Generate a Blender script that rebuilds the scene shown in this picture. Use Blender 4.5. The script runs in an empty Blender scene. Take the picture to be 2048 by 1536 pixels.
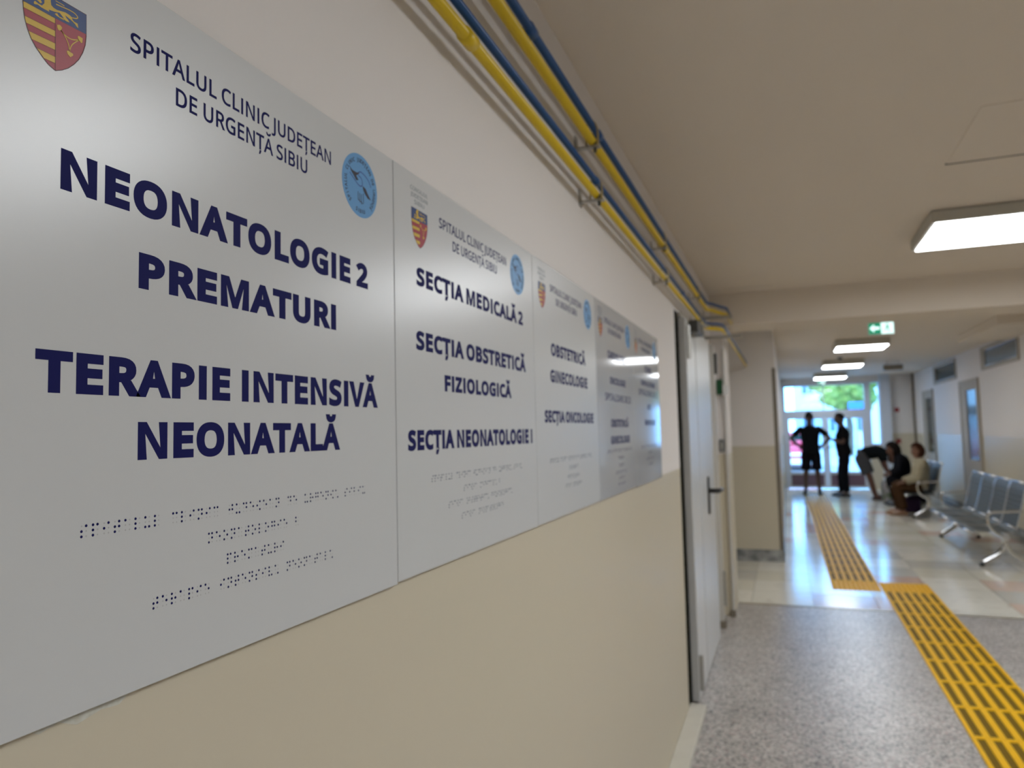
import bpy, bmesh, math, random, json
from mathutils import Vector, Matrix, Euler
random.seed(7)
S = bpy.context.scene
COL = S.collection
V = Vector
PI = math.pi

# ------------------------------------------------------------------ camera
cam = bpy.data.cameras.new('camera')
camo = bpy.data.objects.new('camera', cam); COL.objects.link(camo)
yaw, pitch, roll = math.radians(20.587), math.radians(3.887), math.radians(-1.356)
fw = V((-math.sin(yaw)*math.cos(pitch), math.cos(yaw)*math.cos(pitch), math.sin(pitch)))
rt = V((math.cos(yaw), math.sin(yaw), 0)); up = rt.cross(fw)
r2 = math.cos(roll)*rt + math.sin(roll)*up; u2 = -math.sin(roll)*rt + math.cos(roll)*up
M = Matrix((r2, u2, -fw)).transposed().to_4x4(); M.translation = V((.55, 0, 1.5))
camo.matrix_world = M
cam.sensor_width = 36; cam.sensor_fit = 'HORIZONTAL'; cam.lens = 36*1450/2048
cam.clip_start = .02; cam.clip_end = 300
cam.dof.use_dof = True; cam.dof.focus_distance = .64; cam.dof.aperture_fstop = 6.6
S.camera = camo

# ------------------------------------------------------------------ world, sun, exposure
w = bpy.data.worlds.new('world'); S.world = w; w.use_nodes = True
bg = w.node_tree.nodes['Background']
bg.inputs[0].default_value = (.20, .52, 1.0, 1); bg.inputs[1].default_value = 10.0
sun = bpy.data.lights.new('sun', 'SUN'); sun.energy = 2.5; sun.angle = math.radians(.6); sun.color = (1, .95, .86)
suno = bpy.data.objects.new('sun', sun); COL.objects.link(suno)
suno.rotation_euler = Euler((math.radians(38), math.radians(-30), 0))
S.view_settings.view_transform = 'Standard'; S.view_settings.look = 'None'
S.view_settings.gamma = 1; S.view_settings.use_curve_mapping = False
S.view_settings.exposure = 0.0
LAMP = 14.8

# ------------------------------------------------------------------ materials
def mat(name, col, rough=.5, metal=0, spec=.5, noise=None, bump=None, coat=0, emit=None, seed=0):
    """noise=(scale, amount, colour2)  bump=(scale, strength)"""
    m = bpy.data.materials.new(name); m.use_nodes = True
    nt = m.node_tree; b = nt.nodes['Principled BSDF']
    b.inputs['Base Color'].default_value = (*col, 1)
    b.inputs['Roughness'].default_value = rough; b.inputs['Metallic'].default_value = metal
    b.inputs['Specular IOR Level'].default_value = spec
    if coat: b.inputs['Coat Weight'].default_value = coat; b.inputs['Coat Roughness'].default_value = .05
    if noise or bump:
        tc = nt.nodes.new('ShaderNodeTexCoord')
    if noise:
        n = nt.nodes.new('ShaderNodeTexNoise'); n.inputs['Scale'].default_value = noise[0]; n.inputs['Detail'].default_value = 4
        nt.links.new(tc.outputs['Object'], n.inputs['Vector'])
        r = nt.nodes.new('ShaderNodeValToRGB'); r.color_ramp.elements[0].position = .5-noise[1]/2; r.color_ramp.elements[1].position = .5+noise[1]/2
        r.color_ramp.elements[0].color = (*noise[2], 1); r.color_ramp.elements[1].color = (*col, 1)
        nt.links.new(n.outputs['Fac'], r.inputs['Fac']); nt.links.new(r.outputs['Color'], b.inputs['Base Color'])
    if bump:
        n = nt.nodes.new('ShaderNodeTexNoise'); n.inputs['Scale'].default_value = bump[0]; n.inputs['Detail'].default_value = 3
        nt.links.new(tc.outputs['Object'], n.inputs['Vector'])
        bp = nt.nodes.new('ShaderNodeBump'); bp.inputs['Strength'].default_value = bump[1]; bp.inputs['Distance'].default_value = .002
        nt.links.new(n.outputs['Fac'], bp.inputs['Height']); nt.links.new(bp.outputs['Normal'], b.inputs['Normal'])
    if emit:
        b.inputs['Emission Color'].default_value = (*emit[0], 1); b.inputs['Emission Strength'].default_value = emit[1]
    return m

def paint_wall(name, upper, lower, zs=1.29, r_up=.8, r_lo=.42):
    m = mat(name, upper, r_up, spec=.35, bump=(60, .12)); nt = m.node_tree; b = nt.nodes['Principled BSDF']
    g = nt.nodes.new('ShaderNodeNewGeometry'); s = nt.nodes.new('ShaderNodeSeparateXYZ'); nt.links.new(g.outputs['Position'], s.inputs[0])
    c = nt.nodes.new('ShaderNodeMath'); c.operation = 'GREATER_THAN'; c.inputs[1].default_value = zs; nt.links.new(s.outputs['Z'], c.inputs[0])
    mx = nt.nodes.new('ShaderNodeMix'); mx.data_type = 'RGBA'; nt.links.new(c.outputs[0], mx.inputs['Factor'])
    mx.inputs['A'].default_value = (*lower, 1); mx.inputs['B'].default_value = (*upper, 1)
    nt.links.new(mx.outputs['Result'], b.inputs['Base Color'])
    mr = nt.nodes.new('ShaderNodeMapRange'); mr.inputs['To Min'].default_value = r_lo; mr.inputs['To Max'].default_value = r_up
    nt.links.new(c.outputs[0], mr.inputs['Value']); nt.links.new(mr.outputs['Result'], b.inputs['Roughness'])
    return m

WHITE = (.755, .715, .69); BEIGE = (.60, .54, .42)
M_wall = paint_wall('wall_paint', WHITE, BEIGE)
M_ceil = mat('ceiling_paint', (.78, .70, .60), .85, bump=(40, .1))
M_cream = mat('cream_skirting', (.66, .63, .55), .4, noise=(9, .5, (.60, .57, .50)))
M_marble = mat('grey_marble', (.42, .42, .41), .25, noise=(9, .35, (.13, .135, .14)))
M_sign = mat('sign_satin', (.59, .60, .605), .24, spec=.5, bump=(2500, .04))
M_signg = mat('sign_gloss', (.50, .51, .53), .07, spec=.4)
M_edge = mat('sign_edge', (.62, .62, .62), .4)
M_navy = mat('navy_ink', (.006, .007, .085), .6, spec=.12)
M_grey_ink = mat('grey_ink', (.16, .19, .22), .5)
M_red = mat('crest_red', (.34, .02, .035), .4); M_gold = mat('crest_gold', (.62, .40, .02), .4)
M_blue = mat('crest_blue', (.006, .04, .17), .4); M_line = mat('crest_line', (.06, .008, .01), .5)
M_disc = mat('disc_blue', (.10, .30, .58), .4); M_dblue = mat('curve_blue', (.01, .06, .28), .4); M_black = mat('ink_black', (.008, .01, .03), .45)
M_dot = mat('braille_empty', (.22, .22, .22), .4)
M_yel = mat('yellow_pipe', (.72, .50, .008), .35); M_blu = mat('blue_pipe', (.006, .07, .24), .35)
M_brass = mat('brass_fitting', (.45, .36, .16), .3, metal=.8)
M_steel = mat('galvanised_steel', (.42, .41, .38), .4, metal=.7)
M_door = mat('grey_white_enamel', (.60, .60, .59), .3, spec=.4)
M_gap = mat('gap_shade', (.02, .02, .016), 1.0, spec=0)  # near-black colour stands in for the shade inside open gaps
M_jamb = mat('jamb_enamel', (.58, .56, .52), .3)
M_dark = mat('dark_metal', (.05, .05, .045), .4); M_blackp = mat('black_plastic', (.012, .012, .014), .35)
M_brown = mat('brown_guard', (.20, .17, .13), .4)
M_chrome = mat('chrome', (.75, .76, .78), .12, metal=1)
M_lampbody = mat('lamp_housing', (.50, .48, .42), .4)
M_diff = mat('lamp_diffuser', (.9, .9, .9), .4, emit=((.93, .97, 1.0), LAMP))
M_diffg = mat('exit_white', (.9, .9, .9), .4, emit=((.62, .98, .95), 1.3))
M_exitg = mat('exit_green', (.0, .25, .13), .4, emit=((.0, .32, .17), .7))
M_greenp = mat('green_plate', (.0, .07, .02), .5)
M_pvc = mat('blue_lit_pvc', (.60, .65, .74), .35)  # white frames with the bluish daylight glow mixed into the base colour
M_mauve = mat('mauve_panel', (.16, .10, .14), .5)
M_white = mat('white_plastic', (.75, .75, .74), .4)
M_redp = mat('red_plastic', (.35, .02, .02), .4)
M_yt = mat('tactile_yellow', (.84, .47, .0), .5, spec=.15, noise=(14, .6, (.76, .42, .0)))
M_yg = mat('tactile_insert', (.16, .095, .0), .6, spec=.12)
M_grout = mat('grout', (.36, .34, .30), .7)
M_brasst = mat('metal_threshold', (.5, .45, .35), .3, metal=.9)

def glass(name, tint=(.92, .97, 1), fac=.08):
    m = bpy.data.materials.new(name); m.use_nodes = True; nt = m.node_tree; nt.nodes.clear()
    o = nt.nodes.new('ShaderNodeOutputMaterial'); t = nt.nodes.new('ShaderNodeBsdfTransparent'); g = nt.nodes.new('ShaderNodeBsdfGlossy')
    t.inputs[0].default_value = (*tint, 1); g.inputs['Roughness'].default_value = .02
    f = nt.nodes.new('ShaderNodeFresnel'); f.inputs[0].default_value = 1.5
    mx = nt.nodes.new('ShaderNodeMixShader'); nt.links.new(f.outputs[0], mx.inputs[0]); nt.links.new(t.outputs[0], mx.inputs[1]); nt.links.new(g.outputs[0], mx.inputs[2])
    nt.links.new(mx.outputs[0], o.inputs[0]); return m
M_glass = glass('clear_glass')
M_dglass = mat('dark_glass', (.02, .035, .030), .14, spec=.08)
M_djamb = mat('beige_door', (.40, .36, .30), .7, spec=.2)

# terrazzo : pale binder with grey and rosy chips
def terrazzo():
    m = mat('terrazzo', (.4, .4, .4), .3); nt = m.node_tree; b = nt.nodes['Principled BSDF']
    tc = nt.nodes.new('ShaderNodeTexCoord')
    v = nt.nodes.new('ShaderNodeTexVoronoi'); v.inputs['Scale'].default_value = 95; nt.links.new(tc.outputs['Object'], v.inputs['Vector'])
    s = nt.nodes.new('ShaderNodeSeparateColor'); nt.links.new(v.outputs['Color'], s.inputs[0])
    r = nt.nodes.new('ShaderNodeValToRGB'); cr = r.color_ramp; cr.interpolation = 'CONSTANT'
    cols = [(0, (.15, .14, .135)), (.14, (.33, .31, .295)), (.40, (.48, .45, .42)), (.66, (.60, .57, .54)), (.84, (.36, .33, .32)), (.93, (.43, .33, .32))]
    cr.elements[0].position = 0; cr.elements[0].color = (*cols[0][1], 1); cr.elements[1].position = cols[1][0]; cr.elements[1].color = (*cols[1][1], 1)
    for p, c in cols[2:]:
        e = cr.elements.new(p); e.color = (*c, 1)
    nt.links.new(s.outputs[0], r.inputs['Fac'])
    n = nt.nodes.new('ShaderNodeTexNoise'); n.inputs['Scale'].default_value = 3; n.inputs['Detail'].default_value = 3; nt.links.new(tc.outputs['Object'], n.inputs['Vector'])
    mx = nt.nodes.new('ShaderNodeMix'); mx.data_type = 'RGBA'; mx.blend_type = 'MULTIPLY'; mx.inputs['Factor'].default_value = 1
    rr = nt.nodes.new('ShaderNodeMapRange'); rr.inputs['From Min'].default_value = .3; rr.inputs['From Max'].default_value = .7; rr.inputs['To Min'].default_value = .86; rr.inputs['To Max'].default_value = 1.08
    nt.links.new(n.outputs['Fac'], rr.inputs['Value']); nt.links.new(r.outputs['Color'], mx.inputs['A']); nt.links.new(rr.outputs['Result'], mx.inputs['B'])
    nt.links.new(mx.outputs['Result'], b.inputs['Base Color'])
    return m
M_terr = terrazzo()

def marble_tile():
    m = mat('marble_tile', (.5, .5, .45), .15, spec=.4); nt = m.node_tree; b = nt.nodes['Principled BSDF']
    oi = nt.nodes.new('ShaderNodeObjectInfo'); tc = nt.nodes.new('ShaderNodeTexCoord')
    r = nt.nodes.new('ShaderNodeValToRGB'); cr = r.color_ramp; cr.interpolation = 'CONSTANT'
    cols = [(0, (.74, .70, .58)), (.3, (.80, .77, .68)), (.55, (.62, .59, .52)), (.74, (.84, .80, .70)), (.86, (.62, .42, .32)), (.93, (.72, .54, .43))]
    cr.elements[0].position = 0; cr.elements[0].color = (*cols[0][1], 1); cr.elements[1].position = cols[1][0]; cr.elements[1].color = (*cols[1][1], 1)
    for p, c in cols[2:]:
        e = cr.elements.new(p); e.color = (*c, 1)
    nt.links.new(oi.outputs['Random'], r.inputs['Fac'])
    ad = nt.nodes.new('ShaderNodeVectorMath'); ad.operation = 'ADD'; nt.links.new(tc.outputs['Object'], ad.inputs[0]); nt.links.new(oi.outputs['Location'], ad.inputs[1])
    n = nt.nodes.new('ShaderNodeTexNoise'); n.inputs['Scale'].default_value = 5; n.inputs['Detail'].default_value = 6; n.inputs['Distortion'].default_value = 1.2
    nt.links.new(ad.outputs[0], n.inputs['Vector'])
    mx = nt.nodes.new('ShaderNodeMix'); mx.data_type = 'RGBA'; mx.inputs['B'].default_value = (.58, .51, .43, 1)
    mr = nt.nodes.new('ShaderNodeMapRange'); mr.inputs['From Min'].default_value = .55; mr.inputs['From Max'].default_value = .75; mr.inputs['To Max'].default_value = .7
    nt.links.new(n.outputs['Fac'], mr.inputs['Value']); nt.links.new(mr.outputs['Result'], mx.inputs['Factor']); nt.links.new(r.outputs['Color'], mx.inputs['A'])
    nt.links.new(mx.outputs['Result'], b.inputs['Base Color'])
    return m
M_tile = marble_tile()

def perforated():
    m = mat('perforated_steel', (.2, .21, .21), .5, metal=.25, spec=.3); nt = m.node_tree
    tc = nt.nodes.new('ShaderNodeTexCoord'); v = nt.nodes.new('ShaderNodeTexVoronoi'); v.inputs['Scale'].default_value = 90; v.inputs['Randomness'].default_value = 0
    nt.links.new(tc.outputs['Object'], v.inputs['Vector'])
    c = nt.nodes.new('ShaderNodeMath'); c.operation = 'GREATER_THAN'; c.inputs[1].default_value = .36; nt.links.new(v.outputs['Distance'], c.inputs[0])
    mx = nt.nodes.new('ShaderNodeMix'); mx.data_type = 'RGBA'; nt.links.new(c.outputs[0], mx.inputs['Factor']); mx.inputs['A'].default_value = (.02, .02, .02, 1); mx.inputs['B'].default_value = (.13, .14, .135, 1)
    nt.links.new(mx.outputs['Result'], nt.nodes['Principled BSDF'].inputs['Base Color'])
    return m
M_perf = perforated()

# ------------------------------------------------------------------ helpers
def link(name, me, m, parent=None):
    if m is not None and not me.materials: me.materials.append(m)
    o = bpy.data.objects.new(name, me); COL.objects.link(o)
    if parent is not None: o.parent = parent
    return o
def fin(name, bm, m, parent=None, loc=None, smooth=False, bevel=0):
    """bm holds world coordinates; origin placed at loc (top-level) or the parent's origin"""
    if bevel:
        bmesh.ops.bevel(bm, geom=list(bm.edges), offset=bevel, segments=1, affect='EDGES', clamp_overlap=True)
    off = V((0, 0, 0))
    p = parent
    while p is not None: off += p.location; p = p.parent
    if loc is not None: off += V(loc)
    bmesh.ops.translate(bm, verts=bm.verts, vec=-off)
    bmesh.ops.recalc_face_normals(bm, faces=bm.faces)
    me = bpy.data.meshes.new(name); bm.to_mesh(me); bm.free()
    if smooth:
        for f in me.polygons: f.use_smooth = True
    o = link(name, me, m, parent)
    if loc is not None: o.location = loc
    return o
def B(*boxes, bm=None):
    bm = bm or bmesh.new()
    for (x0, x1, y0, y1, z0, z1) in boxes:
        vs = [bm.verts.new((x, y, z)) for x in (x0, x1) for y in (y0, y1) for z in (z0, z1)]
        for f in ((0, 1, 3, 2), (4, 6, 7, 5), (0, 4, 5, 1), (2, 3, 7, 6), (0, 2, 6, 4), (1, 5, 7, 3)):
            bm.faces.new([vs[i] for i in f])
    return bm
def tube(pts, r, seg=10, bm=None, caps=True):
    bm = bm or bmesh.new(); pts = [V(p) for p in pts]; n = len(pts); rings = []
    rs = r if isinstance(r, (list, tuple)) else [r]*n
    t0 = (pts[1]-pts[0]).normalized(); a = V((0, 0, 1)) if abs(t0.z) < .9 else V((1, 0, 0)); nrm = t0.cross(a).normalized()
    for i in range(n):
        t = (pts[min(i+1, n-1)]-pts[max(i-1, 0)]).normalized()
        nrm = (nrm - t*nrm.dot(t)).normalized(); b = t.cross(nrm)
        rings.append([bm.verts.new(pts[i]+rs[i]*(math.cos(2*PI*k/seg)*nrm+math.sin(2*PI*k/seg)*b)) for k in range(seg)])
    for i in range(n-1):
        for k in range(seg):
            bm.faces.new((rings[i][k], rings[i][(k+1) % seg], rings[i+1][(k+1) % seg], rings[i+1][k]))
    if caps: bm.faces.new(rings[0][::-1]); bm.faces.new(rings[-1])
    return bm
def ball(c, r, bm=None, sc=(1, 1, 1), sub=2):
    bm = bm or bmesh.new()
    g = bmesh.ops.create_icosphere(bm, subdivisions=sub, radius=r)
    for v in g['verts']: v.co = V((v.co.x*sc[0], v.co.y*sc[1], v.co.z*sc[2]))+V(c)
    return bm
def bend(pts, k=5):
    """Catmull-Rom smoothing"""
    P = [V(p) for p in pts]; P = [P[0]]+P+[P[-1]]; o = []
    for i in range(1, len(P)-2):
        for j in range(k):
            t = j/k; a, b, c, d = P[i-1], P[i], P[i+1], P[i+2]
            o.append(.5*((2*b)+(c-a)*t+(2*a-5*b+4*c-d)*t*t+(-a+3*b-3*c+d)*t**3))
    o.append(P[-2]); return o
def empty(name, loc, label, cat, group=None, rz=0):
    o = bpy.data.objects.new(name, None); COL.objects.link(o); o.location = loc; o.rotation_euler.z = rz
    o.empty_display_size = .05
    return tag(o, label, cat, group)
def tag(o, label=None, cat=None, group=None, kind=None):
    if label: o['label'] = label
    if cat: o['category'] = cat
    if group: o['group'] = group
    if kind: o['kind'] = kind
    return o
def struct(name, bm, m, **k):
    return tag(fin(name, bm, m, **k), kind='structure')
def dup(o, parent=None):
    c = o.copy(); COL.objects.link(c); c.parent = parent
    for ch in list(o.children): dup(ch, c)
    return c
bpy.context.view_layer.update()

# ================================================================== STRUCTURE
NX = 4.3      # near lobby right side
FX = 3.35     # far corridor right wall
CX = .46      # far corridor left wall
CZ1, CZ2 = 2.60, 2.66
EY = 18.9
struct('floor', B((-.2, NX, -4, 6.62, -.15, 0)), M_terr)
fl2 = struct('floor', B((-1.6, NX, 6.62, EY+.1, -.15, -.006)), M_grout)
# marble tiles, each its own piece
TS = .5
tb = B((-TS/2+.0015, TS/2-.0015, -TS/2+.0015, TS/2-.0015, -.006, 0))
tile_me = bpy.data.meshes.new('marble_tile'); bmesh.ops.recalc_face_normals(tb, faces=tb.faces); tb.to_mesh(tile_me); tb.free(); tile_me.materials.append(M_tile)
for i in range(8):
    for j in range(25):
        x, y = -.30+TS*(i+.5), 6.64+TS*(j+.5)
        if x > FX or y > EY or (x < CX-.25 and y > 8.9): continue
        o = bpy.data.objects.new('marble_tile', tile_me); COL.objects.link(o); o.parent = fl2; o.location = (x, y, 0)
struct('ceiling', B((-.2, NX, -4, 6.15, CZ1, CZ1+.2)), M_ceil)
struct('ceiling', B((-1.6, NX, 6.65, EY+.1, CZ2, CZ2+.14)), M_ceil)
wl = struct('wall_left', B((-.2, 0, -4, 4.03, 0, CZ1), (-.2, 0, 5.56, 6.65, 0, CZ1+.1), (-.2, 0, 4.03, 5.56, 2.165, CZ1), (-.2, -.06, 4.03, 5.56, 0, 2.165)), M_wall)
struct('wall_pilaster', B((0, .098, 6.15, 6.65, 0, 2.335)), M_wall)
struct('trim_1', B((0, NX, 6.15, 6.65, 2.34, 2.8)), M_ceil)      # ceiling beam
struct('wall_far', B((-1.6, CX, 8.72, 8.95, 0, CZ2)), M_wall)
struct('wall_left', B((CX-.15, CX, 8.95, EY, 0, CZ2)), M_wall)
struct('wall_left', B((-1.75, -1.6, 6.4, 8.95, 0, CZ2), (-1.6, -.2, 6.45, 6.65, 0, CZ2)), M_wall)
struct('wall_right', B((FX, FX+.15, 6.65, EY, 0, CZ2)), M_wall)
struct('wall_right', B((NX, NX+.15, -4, 6.65, 0, CZ1)), M_wall)
struct('wall_right', B((FX+.15, NX, 6.5, 6.65, 0, 2.34)), M_wall)
struct('wall_back', B((-.2, NX, -4.15, -4, 0, CZ1)), M_wall)
struct('wall_end', B((CX-.15, .49, EY, EY+.2, 0, CZ2), (2.84, FX+.15, EY, EY+.2, 0, CZ2), (.49, 2.84, EY, EY+.2, 2.52, CZ2), (2.385, 2.62, EY, EY+.2, 0, 1.02)), M_wall)
struct('trim_2', B((2.62, 2.84, EY-.12, EY+.2, 0, CZ2)), M_pvc)   # pale column beside the entrance
struct('baseboard_left', B((0, .085, -4, 4.08, 0, .03)), M_cream, bevel=.003)
struct('baseboard_far', B((-1.55, CX+.012, 8.705, 8.72, 0, .128)), M_marble)
struct('baseboard_left', B((CX, CX+.015, 8.72, EY, 0, .128)), M_marble)
struct('baseboard_right', B((FX-.015, FX, 6.65, EY, 0, .11)), M_marble)
struct('trim_3', B((CX-.035, CX+.004, 8.716, 8.72, .13, 2.17), (CX, CX+.004, 8.716, 8.80, .13, 2.17)), M_brown)
struct('trim_4', B((0, 1.3, 6.60, 6.635, 0, .004), (1.715, NX, 6.60, 6.635, 0, .004)), M_brasst)
# scuffed paint under the first panel
bm = bmesh.new()
pts = [(.398, 1.2835), (.408, 1.277), (.424, 1.280), (.440, 1.2725), (.462, 1.2765), (.480, 1.2745), (.496, 1.285), (.515, 1.2885), (.53, 1.295), (.50, 1.3005), (.46, 1.297), (.43, 1.294), (.41, 1.288)]
bm.faces.new([bm.verts.new((.0004, y, z)) for y, z in pts]); g = bmesh.ops.extrude_face_region(bm, geom=list(bm.faces)); bmesh.ops.translate(bm, verts=[v for v in g['geom'] if isinstance(v, bmesh.types.BMVert)], vec=(-.0006, 0, 0))
fin('paint_scuff', bm, mat('bare_plaster', (.62, .62, .56), .7, noise=(90, .3, (.52, .50, .42))), wl)
# ceiling hatches
def hatch(n, x0, x1, y0, y1, z, label):
    e = empty('access_hatch', ((x0+x1)/2, (y0+y1)/2, z), label, 'hatch')
    fin('hatch_panel', B((x0+.004, x1-.004, y0+.004, y1-.004, z-.003, z)), M_ceil, e)
    fin('hatch_gap', B((x0, x1, y1-.004, y1+.004, z-.0045, z)), M_gap if n else M_lampbody, e)
hatch(1, 1.235, 1.84, 2.88, 3.48, CZ1, 'flush ceiling access hatch with dark gap nearest the camera')
hatch(0, .14, .505, 5.45, 5.91, CZ1, 'small flush ceiling hatch in front of the beam near the pipes')
struct('trim_5', B((2.75, FX, 9.2, 11.1, CZ2-.10, CZ2)), M_ceil)

# ================================================================== LAMPS
def lamp(x0, x1, y0, y1, zb, zc, label):
    e = empty('ceiling_lamp', ((x0+x1)/2, (y0+y1)/2, zc), label, 'ceiling lamp', 'square surface mounted ceiling lamps')
    fin('housing', B((x0-.02, x1+.02, y0-.02, y1+.02, zb+.004, zc-.006), (x0+.02, x1-.02, y0+.02, y1-.02, zc-.006, zc)), M_lampbody, e)
    fin('diffuser', B((x0, x1, y0, y1, zb, zb+.004)), M_diff, e)
lamp(1.325, 2.50, 4.24, 4.87, 2.53, CZ1, 'large lit rectangular ceiling lamp cut by the right picture edge')
lamp(1.325, 2.50, 1.35, 1.98, 2.53, CZ1, 'lit ceiling lamp behind the viewer, reflected in the first sign')
lamp(1.325, 2.50, -1.75, -1.12, 2.53, CZ1, 'lit ceiling lamp at the unseen back of the lobby')
lamp(1.27, 1.90, 7.08, 7.71, 2.555, CZ2, 'lit ceiling lamp hidden from the viewer behind the ceiling beam')
lamp(1.25, 1.87, 10.7, 11.33, 2.555, CZ2, 'lit ceiling lamp just past the exit sign, nearest of the three corridor lamps')
lamp(1.23, 1.86, 13.95, 14.6, 2.555, CZ2, 'lit ceiling lamp, middle one of the three corridor lamps')
lamp(1.20, 1.83, 17.3, 17.95, 2.555, CZ2, 'lit ceiling lamp closest to the glazed entrance doors')
e = empty('smoke_detector', (1.46, 13.4, CZ2), 'small round ceiling detector between the first two corridor lamps', 'detector')
fin('detector_base', tube([(1.46, 13.4, CZ2), (1.46, 13.4, CZ2-.015)], .055, 16), M_white, e)
fin('detector_cap', tube([(1.46, 13.4, CZ2-.015), (1.46, 13.4, CZ2-.05)], [.045, .03], 16), M_dark, e)
e = empty('hanging_box', (2.45, 15, CZ2), 'unlit grey box hanging from the ceiling right of the corridor lamps', 'box')
fin('box_body', B((2.29, 2.61, 14.95, 15.05, 2.50, 2.60)), M_brown, e); [fin('hanger', B((a, a+.01, 14.99, 15.01, 2.60, CZ2)), M_steel, e) for a in (2.35, 2.54)]
# exit signs
def polyx(bm, pts, x0, z0, s, y):
    bm.faces.new([bm.verts.new((x0+s*a, y, z0+s*b)) for a, b in pts])
def exit_sign(x0, x1, y, z0, z1, label, zc):
    e = empty('exit_sign', ((x0+x1)/2, y, zc), label, 'exit sign')
    fin('sign_case', B((x0-.008, x1+.008, y+.001, y+.03, z0-.008, z1+.008)), M_white, e)
    xm = (x0+x1)/2; h = z1-z0
    fin('green_field', B((x0, xm, y-.001, y+.001, z0, z1)), M_exitg, e)
    fin('pale_field', B((xm, x1, y-.001, y+.001, z0, z1)), M_diffg, e)
    bm = bmesh.new(); c = (x0+xm)/2; zc2 = (z0+z1)/2; s = h*.42
    polyx(bm, [(-1, 0), (-.1, .85), (-.1, .3), (.9, .3), (.9, -.3), (-.1, -.3), (-.1, -.85)], c, zc2, s, y-.002)
    fin('arrow', bm, M_diffg, e)
    bm = bmesh.new(); c = (xm+x1)/2
    polyx(bm, [(-.1, .95), (.12, .95), (.16, .75), (.02, .62), (-.13, .75)], c, zc2, s, y-.002)
    polyx(bm, [(-.1, .58), (.2, .5), (.5, .2), (.42, .1), (.2, .3), (.15, -.1), (.45, -.4), (.3, -.9), (.18, -.9), (.25, -.45), (-.05, -.15), (-.3, -.5), (-.8, -.5), (-.8, -.38), (-.4, -.36), (-.12, .1), (-.15, .35), (-.4, .1), (-.5, .18)], c, zc2, s, y-.002)
    fin('running_figure', bm, M_exitg, e)
    for a in (x0+.03, x1-.036): fin('hanger', B((a, a+.006, y+.01, y+.02, z1, zc)), M_steel, e)
exit_sign(1.265, 1.46, 7.0, 2.288, 2.388, 'green and white lit exit sign hanging behind the ceiling beam', CZ2)
exit_sign(1.30, 1.47, EY-.06, 2.50, 2.58, 'tiny green exit sign above the glazed entrance doors', CZ2)
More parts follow.
